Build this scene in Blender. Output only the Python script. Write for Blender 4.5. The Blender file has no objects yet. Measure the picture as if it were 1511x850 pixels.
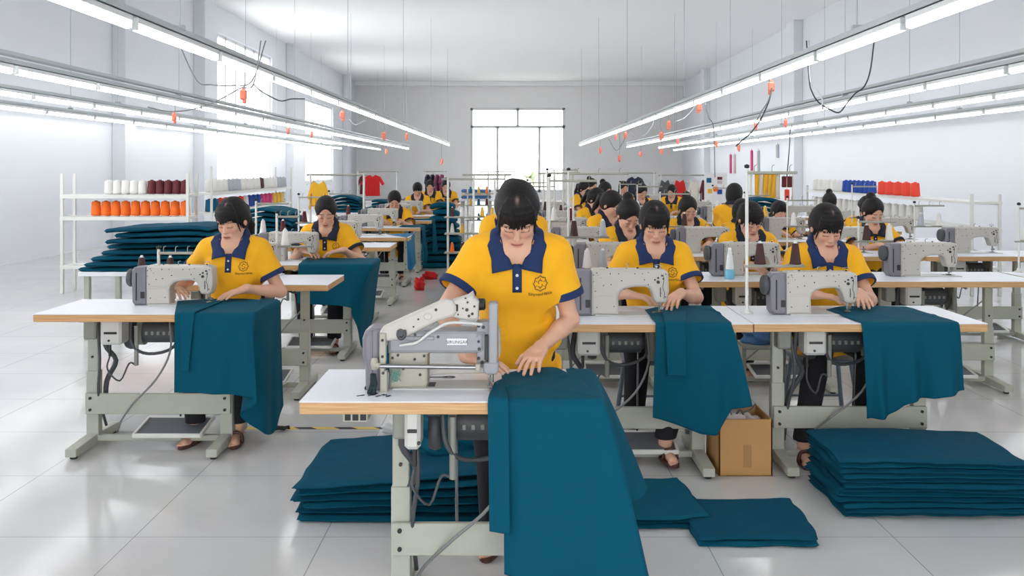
import bpy, bmesh, math, random
import numpy as np
import openvdb as vdb
from mathutils import Vector, Matrix
from mathutils.bvhtree import BVHTree
random.seed(7); rng = np.random.default_rng(7)
SC = bpy.context.scene; COL = SC.collection
PI = math.pi
F = 1400.0; CX = 758.0; CY = 250.0; CAMZ = 1.55
def wx(px, d): return (px - CX) * d / F
def wz(py, d): return CAMZ - (py - CY) * d / F
def lin(c):
    c = c / 255.0
    return c / 12.92 if c <= 0.04045 else ((c + 0.055) / 1.055) ** 2.4
def rgb(r, g, b): return (lin(r), lin(g), lin(b), 1.0)

# ------------------------------------------------------------------ materials
def new_mat(name):
    m = bpy.data.materials.new(name); m.use_nodes = True
    nt = m.node_tree; b = nt.nodes['Principled BSDF']
    return m, nt, b
def mat(name, col, rough=0.5, metal=0.0, noise=0.0, nscale=30.0, bump=0.0, bscale=200.0, sheen=0.0, spec=None, trans=0.0):
    m, nt, b = new_mat(name)
    b.inputs['Base Color'].default_value = col
    b.inputs['Roughness'].default_value = rough
    b.inputs['Metallic'].default_value = metal
    if spec is not None: b.inputs['Specular IOR Level'].default_value = spec
    if sheen: b.inputs['Sheen Weight'].default_value = sheen; b.inputs['Sheen Roughness'].default_value = 0.4
    if trans: b.inputs['Transmission Weight'].default_value = trans
    tc = nt.nodes.new('ShaderNodeTexCoord')
    if noise:
        n = nt.nodes.new('ShaderNodeTexNoise'); n.inputs['Scale'].default_value = nscale; n.inputs['Detail'].default_value = 4
        nt.links.new(tc.outputs['Object'], n.inputs['Vector'])
        mx = nt.nodes.new('ShaderNodeMix'); mx.data_type = 'RGBA'
        mx.inputs['A'].default_value = tuple(max(0, c * (1 - noise)) for c in col[:3]) + (1,)
        mx.inputs['B'].default_value = tuple(min(1, c * (1 + noise)) for c in col[:3]) + (1,)
        nt.links.new(n.outputs['Fac'], mx.inputs['Factor'])
        nt.links.new(mx.outputs['Result'], b.inputs['Base Color'])
    if bump:
        n2 = nt.nodes.new('ShaderNodeTexNoise'); n2.inputs['Scale'].default_value = bscale; n2.inputs['Detail'].default_value = 3
        nt.links.new(tc.outputs['Object'], n2.inputs['Vector'])
        bp = nt.nodes.new('ShaderNodeBump'); bp.inputs['Strength'].default_value = bump; bp.inputs['Distance'].default_value = 0.004
        nt.links.new(n2.outputs['Fac'], bp.inputs['Height']); nt.links.new(bp.outputs['Normal'], b.inputs['Normal'])
    return m
def emit(name, col, s):
    m, nt, b = new_mat(name)
    b.inputs['Base Color'].default_value = (0.9, 0.9, 0.9, 1)
    b.inputs['Emission Color'].default_value = col; b.inputs['Emission Strength'].default_value = s
    return m
def attr_mat(name, rough, sss=0.0, bump=0.0, bscale=200, spec=0.5, stretch=None):
    m, nt, b = new_mat(name)
    a = nt.nodes.new('ShaderNodeAttribute'); a.attribute_name = 'tint'
    nt.links.new(a.outputs['Color'], b.inputs['Base Color'])
    b.inputs['Roughness'].default_value = rough; b.inputs['Specular IOR Level'].default_value = spec
    if bump:
        tc = nt.nodes.new('ShaderNodeTexCoord'); n2 = nt.nodes.new('ShaderNodeTexNoise'); n2.inputs['Scale'].default_value = bscale
        src = tc.outputs['Object']
        if stretch:
            mp = nt.nodes.new('ShaderNodeMapping'); mp.inputs['Scale'].default_value = stretch
            nt.links.new(src, mp.inputs['Vector']); src = mp.outputs['Vector']
        nt.links.new(src, n2.inputs['Vector'])
        bp = nt.nodes.new('ShaderNodeBump'); bp.inputs['Strength'].default_value = bump; bp.inputs['Distance'].default_value = 0.004
        nt.links.new(n2.outputs['Fac'], bp.inputs['Height']); nt.links.new(bp.outputs['Normal'], b.inputs['Normal'])
    return m

MT = {}
MT['yellow'] = mat('polo_yellow', rgb(245, 178, 14), 0.8, bump=0.25, bscale=900, sheen=0.05, noise=0.03, nscale=8)
MT['navy'] = mat('polo_navy', rgb(16, 42, 88), 0.8, bump=0.2, bscale=900)
MT['black_navy'] = mat('polo_dark_trim', rgb(20, 26, 46), 0.8)
MT['logo'] = mat('logo_print', rgb(120, 85, 25), 0.8)
MT['button'] = mat('button_pearl', rgb(225, 230, 235), 0.3)
MT['skin'] = attr_mat('skin', 0.55, spec=0.35)
MT['hair'] = attr_mat('hair', 0.5, bump=0.6, bscale=60, spec=0.3, stretch=(14, 14, 1.2))
MT['pants'] = mat('black_trousers', rgb(22, 22, 28), 0.9, bump=0.1, bscale=300)
MT['sandal'] = mat('sandal_brown', rgb(80, 48, 42), 0.6)
MT['teal'] = mat('teal_cloth', rgb(0, 77, 98), 0.85, bump=0.12, bscale=700, noise=0.04, nscale=5, spec=0.15)
MT['teal2'] = mat('teal_cloth_dark', rgb(0, 68, 90), 0.85, spec=0.15, noise=0.06, nscale=6)
MT['tealb'] = mat('blue_teal_cloth', rgb(10, 105, 148), 0.75, noise=0.05, nscale=6)
MT['white_top'] = mat('white_laminate', rgb(232, 234, 240), 0.35, noise=0.02, nscale=4)
MT['leg'] = mat('table_leg_paint', rgb(176, 178, 165), 0.45, noise=0.08, nscale=14)
MT['leg_d'] = mat('worn_grey_paint', rgb(140, 142, 134), 0.5, noise=0.15, nscale=20)
MT['mach'] = mat('machine_enamel', rgb(192, 188, 180), 0.38, noise=0.05, nscale=10)
MT['mach2'] = mat('machine_enamel_beige', rgb(170, 166, 152), 0.4, noise=0.06, nscale=12)
MT['mgrey'] = mat('motor_grey_plastic', rgb(122, 120, 128), 0.4, noise=0.06, nscale=12)
MT['mgrey2'] = mat('arm_grey_metal', rgb(150, 151, 155), 0.38, noise=0.05, nscale=12)
MT['dot'] = mat('dark_screw', rgb(48, 46, 46), 0.45, 0.3)
MT['steel'] = mat('steel', rgb(150, 150, 152), 0.25, 1.0)
MT['dark'] = mat('black_rubber', rgb(26, 27, 30), 0.55)
MT['darkgrey'] = mat('dark_grey_plastic', rgb(72, 74, 78), 0.55, noise=0.1)
MT['pale'] = mat('pale_plastic', rgb(206, 206, 202), 0.45)
MT['cable'] = mat('grey_cable', rgb(130, 130, 130), 0.5)
MT['cable_d'] = mat('dark_cable', rgb(62, 66, 74), 0.5)
MT['cable_w'] = mat('white_cable', rgb(205, 205, 205), 0.5)
MT['pole'] = mat('white_pole', rgb(222, 222, 216), 0.4)
MT['polebar'] = mat('aged_bar', rgb(158, 158, 145), 0.4)
MT['orange'] = mat('coral_plastic', rgb(248, 132, 104), 0.45)
MT['batten'] = mat('batten_white', rgb(235, 238, 238), 0.4)
MT['tray'] = mat('cable_tray_galvanised', rgb(188, 195, 197), 0.45)
MT['tube'] = emit('fluorescent_tube', (0.97, 0.985, 1.0, 1), 9.5)
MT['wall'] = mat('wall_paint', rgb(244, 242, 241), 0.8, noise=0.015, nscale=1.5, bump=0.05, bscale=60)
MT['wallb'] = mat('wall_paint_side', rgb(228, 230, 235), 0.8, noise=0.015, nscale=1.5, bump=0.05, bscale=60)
MT['ceil'] = mat('ceiling_paint', rgb(246, 246, 246), 0.85)
MT['frame_w'] = mat('window_frame', rgb(228, 230, 232), 0.4)
MT['brown_card'] = mat('cardboard', rgb(182, 138, 86), 0.85, noise=0.07, nscale=9, bump=0.05, bscale=120)
MT['card_d'] = mat('cardboard_tape', rgb(158, 116, 70), 0.5)
MT['cream'] = mat('cream_fabric', rgb(200, 188, 182), 0.9, noise=0.1)
MT['paper'] = mat('paper_label', rgb(232, 232, 232), 0.6)
MT['ink'] = mat('ink', rgb(60, 60, 66), 0.6)
def cone_mat(n, c): MT[n] = mat('thread_' + n, c, 0.7, bump=0.3, bscale=500)
for n, c in dict(brown=rgb(66, 38, 36), maroon=rgb(92, 26, 34), orange_t=rgb(255, 120, 30), white_t=rgb(228, 226, 222), blue_t=rgb(20, 70, 160),
                 teal_t=rgb(0, 96, 130), red_t=rgb(235, 70, 50), pink_t=rgb(210, 60, 120), gold_t=rgb(235, 185, 70), grey_t=rgb(175, 180, 185)).items(): cone_mat(n, c)
MT['red'] = mat('red_garment', rgb(205, 30, 34), 0.85, noise=0.08, nscale=10)
MT['dgarm'] = mat('dark_garment', rgb(38, 44, 62), 0.9)
MT['ygarm'] = mat('gold_garment', rgb(240, 180, 45), 0.85)
MT['wgarm'] = mat('pale_garment', rgb(222, 216, 205), 0.85)
MT['bgarm'] = mat('blue_garment', rgb(75, 115, 165), 0.85, noise=0.2, nscale=40)
MT['green'] = mat('green_garment', rgb(60, 140, 70), 0.85)
MT['pgarm'] = mat('plum_garment', rgb(130, 60, 90), 0.85)
MT['chair'] = mat('stool_steel_blue', rgb(110, 122, 135), 0.45, 0.2)
MT['rubbermat'] = mat('pedal_rubber', rgb(96, 100, 106), 0.7, bump=0.5, bscale=120)
MT['bottle'] = mat('bottle_plastic', rgb(238, 243, 246), 0.2)
MT['bottle_b'] = mat('bottle_blue', rgb(120, 195, 225), 0.2)

# plywood edge: fine layers along z
m, nt, b = new_mat('plywood_edge')
tc = nt.nodes.new('ShaderNodeTexCoord'); mp = nt.nodes.new('ShaderNodeMapping'); mp.inputs['Scale'].default_value = (1.5, 1.5, 60)
nz = nt.nodes.new('ShaderNodeTexNoise'); nz.inputs['Scale'].default_value = 3; nz.inputs['Detail'].default_value = 6
cr = nt.nodes.new('ShaderNodeValToRGB'); cr.color_ramp.elements[0].position = 0.3; cr.color_ramp.elements[0].color = rgb(184, 138, 88)
cr.color_ramp.elements[1].position = 0.7; cr.color_ramp.elements[1].color = rgb(216, 176, 124)
nt.links.new(tc.outputs['Object'], mp.inputs['Vector']); nt.links.new(mp.outputs['Vector'], nz.inputs['Vector'])
nt.links.new(nz.outputs['Fac'], cr.inputs['Fac']); nt.links.new(cr.outputs['Color'], b.inputs['Base Color'])
b.inputs['Roughness'].default_value = 0.55; MT['ply'] = m

# floor tiles: 0.8 m glossy porcelain with thin joints
m, nt, b = new_mat('porcelain_tiles')
tc = nt.nodes.new('ShaderNodeTexCoord')
br = nt.nodes.new('ShaderNodeTexBrick'); br.offset = 0.0; br.squash = 1.0
br.inputs['Scale'].default_value = 1.0; br.inputs['Mortar Size'].default_value = 0.0025; br.inputs['Mortar Smooth'].default_value = 0.3
br.inputs['Brick Width'].default_value = 0.8; br.inputs['Row Height'].default_value = 0.8
br.inputs['Color1'].default_value = rgb(206, 204, 199); br.inputs['Color2'].default_value = rgb(202, 200, 196); br.inputs['Mortar'].default_value = rgb(150, 148, 144)
nz = nt.nodes.new('ShaderNodeTexNoise'); nz.inputs['Scale'].default_value = 1.7; nz.inputs['Detail'].default_value = 6
mx = nt.nodes.new('ShaderNodeMix'); mx.data_type = 'RGBA'; mx.blend_type = 'MULTIPLY'; mx.inputs['Factor'].default_value = 0.25
nt.links.new(tc.outputs['Object'], br.inputs['Vector']); nt.links.new(tc.outputs['Object'], nz.inputs['Vector'])
nt.links.new(br.outputs['Color'], mx.inputs['A']); nt.links.new(nz.outputs['Color'], mx.inputs['B'])
hs = nt.nodes.new('ShaderNodeHueSaturation'); hs.inputs['Saturation'].default_value = 0.25; hs.inputs['Value'].default_value = 1.12
nt.links.new(mx.outputs['Result'], hs.inputs['Color']); nt.links.new(hs.outputs['Color'], b.inputs['Base Color'])
b.inputs['Roughness'].default_value = 0.14; MT['floor'] = m

# hazard tape
m, nt, b = new_mat('hazard_tape')
tc = nt.nodes.new('ShaderNodeTexCoord'); wv = nt.nodes.new('ShaderNodeTexWave'); wv.wave_type = 'BANDS'; wv.bands_direction = 'DIAGONAL'
wv.inputs['Scale'].default_value = 2.6
cr = nt.nodes.new('ShaderNodeValToRGB'); cr.color_ramp.interpolation = 'CONSTANT'
cr.color_ramp.elements[0].color = rgb(34, 34, 36); cr.color_ramp.elements[1].position = 0.42; cr.color_ramp.elements[1].color = rgb(225, 196, 84)
nt.links.new(tc.outputs['Object'], wv.inputs['Vector']); nt.links.new(wv.outputs['Fac'], cr.inputs['Fac']); nt.links.new(cr.outputs['Color'], b.inputs['Base Color'])
MT['tape'] = m

# ------------------------------------------------------------------ mesh builder
_cf = None
def _chamfer_topo():
    idx = {}; k = 0; cs = []
    for a in (-1, 1):
        for b_ in (-1, 1):
            for c in (-1, 1):
                cs.append((a, b_, c))
    for c in cs:
        for ax in range(3): idx[(c, ax)] = k; k += 1
    faces = []
    for ax in range(3):
        o = [i for i in range(3) if i != ax]
        for s in (-1, 1):
            loop = []
            for (p, q) in ((-1, -1), (1, -1), (1, 1), (-1, 1)):
                c = [0, 0, 0]; c[ax] = s; c[o[0]] = p; c[o[1]] = q; loop.append(idx[(tuple(c), ax)])
            faces.append(loop)
    for ax in range(3):
        o = [i for i in range(3) if i != ax]
        for p in (-1, 1):
            for q in (-1, 1):
                c1 = [0, 0, 0]; c1[ax] = -1; c1[o[0]] = p; c1[o[1]] = q; c2 = list(c1); c2[ax] = 1
                c1 = tuple(c1); c2 = tuple(c2)
                faces.append([idx[(c1, o[0])], idx[(c2, o[0])], idx[(c2, o[1])], idx[(c1, o[1])]])
    for c in cs: faces.append([idx[(c, 0)], idx[(c, 1)], idx[(c, 2)]])
    V = np.zeros((24, 3))
    for (c, ax), i in idx.items():
        for j in range(3): V[i, j] = c[j] * (1.0 if j == ax else 0.8)
    out = []
    for f in faces:
        p = V[f]; n = np.cross(p[1] - p[0], p[2] - p[0])
        out.append(f if np.dot(n, p.mean(0)) > 0 else f[::-1])
    return idx, cs, out
_cf = _chamfer_topo()

def rotz(a): return np.array([[math.cos(a), -math.sin(a), 0], [math.sin(a), math.cos(a), 0], [0, 0, 1.0]])
def rotx(a): return np.array([[1, 0, 0], [0, math.cos(a), -math.sin(a)], [0, math.sin(a), math.cos(a)]])
def roty(a): return np.array([[math.cos(a), 0, math.sin(a)], [0, 1, 0], [-math.sin(a), 0, math.cos(a)]])

class MB:
    def __init__(s): s.v = []; s.f = []; s.mi = []; s.sm = []; s.n = 0
    def add(s, V, faces, mi=0, smooth=False):
        V = np.asarray(V, float).reshape(-1, 3); s.v.append(V)
        for f in faces: s.f.append([i + s.n for i in f]); s.mi.append(mi); s.sm.append(smooth)
        s.n += len(V); return s
    def box(s, c, size, mi=0, bev=0.003, R=None):
        idx, cs, faces = _cf; h = np.array(size) / 2.0; bv = min(bev, h.min() * 0.45)
        V = np.zeros((24, 3))
        for (cc, ax), i in idx.items():
            for j in range(3): V[i, j] = cc[j] * (h[j] if j == ax else h[j] - bv)
        if R is not None: V = V @ np.asarray(R).T
        return s.add(V + np.array(c), faces, mi)
    def b2(s, x0, x1, y0, y1, z0, z1, mi=0, bev=0.003):
        return s.box(((x0 + x1) / 2, (y0 + y1) / 2, (z0 + z1) / 2), (abs(x1 - x0), abs(y1 - y0), abs(z1 - z0)), mi, bev)
    def cyl(s, p0, p1, r0, r1=None, n=16, mi=0, cap=True):
        r1 = r0 if r1 is None else r1
        p0 = np.array(p0, float); p1 = np.array(p1, float); a = p1 - p0; a /= (np.linalg.norm(a) + 1e-12)
        t = np.array([0, 0, 1.0]) if abs(a[2]) < 0.9 else np.array([1.0, 0, 0])
        u = np.cross(a, t); u /= np.linalg.norm(u); w = np.cross(a, u)
        th = np.arange(n) * 2 * PI / n; ring = np.outer(np.cos(th), u) + np.outer(np.sin(th), w)
        V = np.vstack([p0 + ring * r0, p1 + ring * r1])
        s.add(V, [[i, i + n, (i + 1) % n + n, (i + 1) % n] for i in range(n)], mi, True)
        if cap:
            s.add(p0 + ring * r0, [list(range(n))], mi); s.add(p1 + ring * r1, [list(range(n))[::-1]], mi)
        return s
    def tube(s, pts, r, n=8, mi=0, sub=4):
        P = catmull(np.array(pts, float), sub) if sub > 1 and len(pts) > 2 else np.array(pts, float)
        T = np.gradient(P, axis=0); T /= (np.linalg.norm(T, axis=1)[:, None] + 1e-12)
        up = np.array([0, 0, 1.0]) if abs(T[0][2]) < 0.9 else np.array([1.0, 0, 0])
        u = np.cross(T[0], up); u /= np.linalg.norm(u); V = []
        rr = np.full(len(P), r) if np.isscalar(r) else np.interp(np.linspace(0, 1, len(P)), np.linspace(0, 1, len(r)), r)
        for i in range(len(P)):
            u = u - T[i] * np.dot(u, T[i]); u /= np.linalg.norm(u); w = np.cross(T[i], u)
            th = np.arange(n) * 2 * PI / n
            V.append(P[i] + (np.outer(np.cos(th), u) + np.outer(np.sin(th), w)) * rr[i])
        V = np.vstack(V); fs = []
        for i in range(len(P) - 1):
            for j in range(n): fs.append([i * n + j, i * n + (j + 1) % n, (i + 1) * n + (j + 1) % n, (i + 1) * n + j])
        fs.append(list(range(n))[::-1]); fs.append([(len(P) - 1) * n + j for j in range(n)])
        return s.add(V, fs, mi, True)
    def lathe(s, prof, c=(0, 0, 0), n=20, mi=0, R=None, smooth=True):
        th = np.arange(n) * 2 * PI / n; V = []
        for (r, z) in prof: V.append(np.stack([np.cos(th) * r, np.sin(th) * r, np.full(n, z)], 1))
        V = np.vstack(V)
        if R is not None: V = V @ np.asarray(R).T
        fs = []
        for i in range(len(prof) - 1):
            for j in range(n): fs.append([i * n + j, i * n + (j + 1) % n, (i + 1) * n + (j + 1) % n, (i + 1) * n + j])
        fs.append(list(range(n))[::-1]); fs.append([(len(prof) - 1) * n + j for j in range(n)])
        return s.add(V + np.array(c), fs, mi, smooth)
    def prism(s, poly, y0, y1, mi=0, bev=0.006, smooth=False):
        """polygon in the xz plane extruded along y, both rims bevelled"""
        P = np.array(poly, float)
        A = 0.5 * np.sum(P[:, 0] * np.roll(P[:, 1], -1) - np.roll(P[:, 0], -1) * P[:, 1])
        if A < 0: P = P[::-1]
        n = len(P); prv = np.roll(P, 1, 0); nxt = np.roll(P, -1, 0)
        e1 = P - prv; e1 /= np.linalg.norm(e1, axis=1)[:, None] + 1e-12; e2 = nxt - P; e2 /= np.linalg.norm(e2, axis=1)[:, None] + 1e-12
        n1 = np.stack([-e1[:, 1], e1[:, 0]], 1); n2 = np.stack([-e2[:, 1], e2[:, 0]], 1)
        mm = n1 + n2; mm /= np.maximum(np.sum(mm * n1, 1), 0.5)[:, None] * 1.0
        Q = P + mm * bev
        rings = [(Q, y0), (P + mm * bev * 0.3, y0 + bev * 0.3), (P, y0 + bev), (P, y1 - bev), (P + mm * bev * 0.3, y1 - bev * 0.3), (Q, y1)]
        V = np.vstack([np.stack([r[:, 0], np.full(n, y), r[:, 1]], 1) for r, y in rings])
        fs = []
        for k in range(len(rings) - 1):
            for i in range(n): fs.append([k * n + i, k * n + (i + 1) % n, (k + 1) * n + (i + 1) % n, (k + 1) * n + i])
        fs.append(list(range(n))[::-1]); fs.append([(len(rings) - 1) * n + i for i in range(n)])
        return s.add(V, [f[::-1] for f in fs][::1] if False else fs, mi, smooth)
    def grid(s, G, mi=0, smooth=True, closed_u=False):
        G = np.asarray(G); a, b_ = G.shape[:2]; fs = []
        for i in range(a if closed_u else a - 1):
            for j in range(b_ - 1): i2 = (i + 1) % a; fs.append([i * b_ + j, i2 * b_ + j, i2 * b_ + j + 1, i * b_ + j + 1])
        return s.add(G.reshape(-1, 3), fs, mi, smooth)
    def sheet(s, G, th, mi=0):
        """surface with thickness (closed)"""
        G = np.asarray(G, float); du = np.gradient(G, axis=0); dv = np.gradient(G, axis=1)
        N = np.cross(du, dv); N /= np.linalg.norm(N, axis=2)[:, :, None] + 1e-12
        a, b_ = G.shape[:2]; A = G + N * th / 2; B = G - N * th / 2; off = a * b_; fs = []
        for i in range(a - 1):
            for j in range(b_ - 1):
                q = [i * b_ + j, (i + 1) * b_ + j, (i + 1) * b_ + j + 1, i * b_ + j + 1]
                fs.append(q); fs.append([k + off for k in q[::-1]])
        rim = [j for j in range(b_)] + [i * b_ + b_ - 1 for i in range(1, a)] + [(a - 1) * b_ + j for j in range(b_ - 2, -1, -1)] + [i * b_ for i in range(a - 2, 0, -1)]
        for k in range(len(rim)): p, q = rim[k], rim[(k + 1) % len(rim)]; fs.append([p, q, q + off, p + off])
        return s.add(np.vstack([A.reshape(-1, 3), B.reshape(-1, 3)]), fs, mi, True)
    def xform(s, R=None, t=(0, 0, 0), sc=1.0):
        s.v = [(V * sc) @ (np.eye(3) if R is None else np.asarray(R)).T + np.array(t) for V in s.v]; return s
    def build(s, name, mats, parent=None, loc=(0, 0, 0), rz=0.0):
        me = bpy.data.meshes.new(name); V = np.vstack(s.v)
        me.from_pydata([tuple(p) for p in V], [], s.f)
        for m_ in (mats if isinstance(mats, (list, tuple)) else [mats]): me.materials.append(MT[m_] if isinstance(m_, str) else m_)
        me.polygons.foreach_set('material_index', s.mi); me.polygons.foreach_set('use_smooth', s.sm); me.update()
        o = bpy.data.objects.new(name, me); COL.objects.link(o); o.location = loc; o.rotation_euler = (0, 0, rz)
        if parent is not None: o.parent = parent
        return o

def catmull(P, sub):
    P = np.asarray(P, float); n = len(P); E = np.vstack([2 * P[0] - P[1], P, 2 * P[-1] - P[-2]]); out = []
    for i in range(n - 1):
        p0, p1, p2, p3 = E[i], E[i + 1], E[i + 2], E[i + 3]
        for k in range(sub):
            t = k / sub
            out.append(0.5 * ((2 * p1) + (-p0 + p2) * t + (2 * p0 - 5 * p1 + 4 * p2 - p3) * t * t + (-p0 + 3 * p1 - 3 * p2 + p3) * t ** 3))
    out.append(P[-1]); return np.array(out)
def splineN(P, N):
    P = np.asarray(P, float); n = len(P); sh = P.shape[1:]; Q = catmull(P.reshape(n, -1), 12)
    t = np.linspace(0, len(Q) - 1, N); i = np.minimum(t.astype(int), len(Q) - 2); f = (t - i)[:, None]
    return (Q[i] * (1 - f) + Q[i + 1] * f).reshape((N,) + sh)

def tag(o, label=None, cat=None, group=None, kind=None):
    if label: o['label'] = label
    if cat: o['category'] = cat
    if group: o['group'] = group
    if kind: o['kind'] = kind
    return o
def empty(name, loc=(0, 0, 0), rz=0.0, label=None, cat=None, group=None):
    o = bpy.data.objects.new(name, None); COL.objects.link(o); o.location = loc; o.rotation_euler = (0, 0, rz); o.empty_display_size = 0.05
    return tag(o, label, cat, group)
KIDS = {}
def copy_tree(o, loc=None, rz=None, label=None, group=None, parent=None, sc=None):
    c = o.copy(); COL.objects.link(c)
    if parent is not None: c.parent = parent
    for ch in [x for x in bpy.data.objects if x.parent == o] if o.name not in KIDS else KIDS[o.name]: copy_tree(ch, parent=c)
    if loc is not None: c.location = loc
    if rz is not None: c.rotation_euler = (0, 0, rz)
    if sc is not None: c.scale = (sc, sc, sc)
    if label: c['label'] = label
    if group: c['group'] = group
    return c
def freeze_kids(o):
    KIDS[o.name] = [x for x in bpy.data.objects if x.parent == o]
    for k in KIDS[o.name]: freeze_kids(k)
# ------------------------------------------------------------------ signed-distance people
class Field:
    def __init__(s, lo, hi, vox):
        s.lo = np.array(lo, float); s.vox = vox; s.n = np.ceil((np.array(hi) - s.lo) / vox).astype(int) + 1
        s.a = np.full(s.n, 0.03, np.float32)
    def sub(s, lo, hi):
        i0 = np.clip(np.floor((np.array(lo) - s.lo) / s.vox).astype(int), 0, s.n - 1)
        i1 = np.clip(np.ceil((np.array(hi) - s.lo) / s.vox).astype(int) + 1, 1, s.n)
        ax = [(np.arange(i0[k], i1[k]) * s.vox + s.lo[k]).astype(np.float32) for k in range(3)]
        return (slice(i0[0], i1[0]), slice(i0[1], i1[1]), slice(i0[2], i1[2])), ax[0][:, None, None], ax[1][None, :, None], ax[2][None, None, :]
    def op(s, fn, lo, hi, k=0.01, mode='u'):
        pad = k + 0.012; sl, X, Y, Z = s.sub(np.array(lo) - pad, np.array(hi) + pad)
        d = fn(X, Y, Z); a = s.a[sl]
        if mode == 'u':
            if k > 0: h = np.maximum(k - np.abs(a - d), 0) / k; s.a[sl] = np.minimum(a, d) - h * h * k * 0.25
            else: s.a[sl] = np.minimum(a, d)
        else:
            d = -d
            if k > 0: h = np.maximum(k - np.abs(a - d), 0) / k; s.a[sl] = np.maximum(a, d) + h * h * k * 0.25
            else: s.a[sl] = np.maximum(a, d)
    def cap(s, a, b, r0, r1, k=0.01, mode='u', cut=None, cut0=None):
        a = np.array(a, float); b = np.array(b, float); R = max(r0, r1); ab = b - a; L = ab @ ab + 1e-12
        def fn(X, Y, Z):
            px, py, pz = X - a[0], Y - a[1], Z - a[2]
            t = np.clip((px * ab[0] + py * ab[1] + pz * ab[2]) / L, 0, 1)
            d = np.sqrt((px - t * ab[0]) ** 2 + (py - t * ab[1]) ** 2 + (pz - t * ab[2]) ** 2) - (r0 + (r1 - r0) * t)
            if cut is not None: c, n = cut; d = np.maximum(d, (X - c[0]) * n[0] + (Y - c[1]) * n[1] + (Z - c[2]) * n[2])
            if cut0 is not None: c, n = cut0; d = np.maximum(d, (X - c[0]) * n[0] + (Y - c[1]) * n[1] + (Z - c[2]) * n[2])
            return d
        s.op(fn, np.minimum(a, b) - R, np.maximum(a, b) + R, k, mode)
    def ell(s, c, r, R=None, k=0.01, mode='u', clip=None):
        c = np.array(c, float); R = np.eye(3) if R is None else R; m_ = max(r)
        def fn(X, Y, Z):
            x, y, z = X - c[0], Y - c[1], Z - c[2]
            u = x * R[0, 0] + y * R[1, 0] + z * R[2, 0]; v = x * R[0, 1] + y * R[1, 1] + z * R[2, 1]; w = x * R[0, 2] + y * R[1, 2] + z * R[2, 2]
            k0 = np.sqrt((u / r[0]) ** 2 + (v / r[1]) ** 2 + (w / r[2]) ** 2); k1 = np.sqrt((u / r[0] ** 2) ** 2 + (v / r[1] ** 2) ** 2 + (w / r[2] ** 2) ** 2) + 1e-9
            d = k0 * (k0 - 1) / k1
            if clip is not None: d = np.maximum(d, clip(u, v, w))
            return d
        s.op(fn, c - m_, c + m_, k, mode)
    def rbox(s, c, h, rr, R, k=0.01, mode='u'):
        c = np.array(c, float); m_ = float(np.linalg.norm(h))
        def fn(X, Y, Z):
            x, y, z = X - c[0], Y - c[1], Z - c[2]
            q = [np.abs(x * R[0, i] + y * R[1, i] + z * R[2, i]) - (h[i] - rr) for i in range(3)]
            return np.sqrt(sum(np.maximum(t, 0) ** 2 for t in q)) + np.minimum(np.maximum(np.maximum(q[0], q[1]), q[2]), 0) - rr
        s.op(fn, c - m_, c + m_, k, mode)
    def verts(s, smooth=0):
        g = vdb.FloatGrid(0.03); g.copyFromArray(np.clip(s.a, -0.03, 0.03), tolerance=1e-5)
        P, T, Q = g.convertToPolygons(isovalue=0.0, adaptivity=0.0)
        return P.astype(float) * s.vox + s.lo, Q
def mesh_np(name, V, Q, mats, parent, origin=(0, 0, 0), tint=None):
    V = V - np.array(origin); me = bpy.data.meshes.new(name)
    me.vertices.add(len(V)); me.vertices.foreach_set('co', V.astype(np.float32).ravel())
    Q = np.asarray(Q)[:, ::-1]
    me.loops.add(Q.size); me.loops.foreach_set('vertex_index', Q.astype(np.int32).ravel())
    me.polygons.add(len(Q)); me.polygons.foreach_set('loop_start', np.arange(0, Q.size, 4, dtype=np.int32))
    me.polygons.foreach_set('loop_total', np.full(len(Q), 4, np.int32)) if False else None
    me.update(calc_edges=True); me.validate()
    # orientation check by signed volume
    a, b_, c = V[Q[:, 0]], V[Q[:, 1]], V[Q[:, 2]]
    if np.sum(np.einsum('ij,ij->i', a, np.cross(b_, c))) < 0: me.flip_normals()
    me.polygons.foreach_set('use_smooth', np.ones(len(me.polygons), bool))
    for m_ in (mats if isinstance(mats, (list, tuple)) else [mats]): me.materials.append(MT[m_])
    if tint is not None:
        at = me.color_attributes.new('tint', 'FLOAT_COLOR', 'POINT'); at.data.foreach_set('color', np.hstack([tint, np.ones((len(V), 1))]).astype(np.float32).ravel())
    o = bpy.data.objects.new(name, me); COL.objects.link(o)
    if parent is not None: o.parent = parent
    return o

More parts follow.
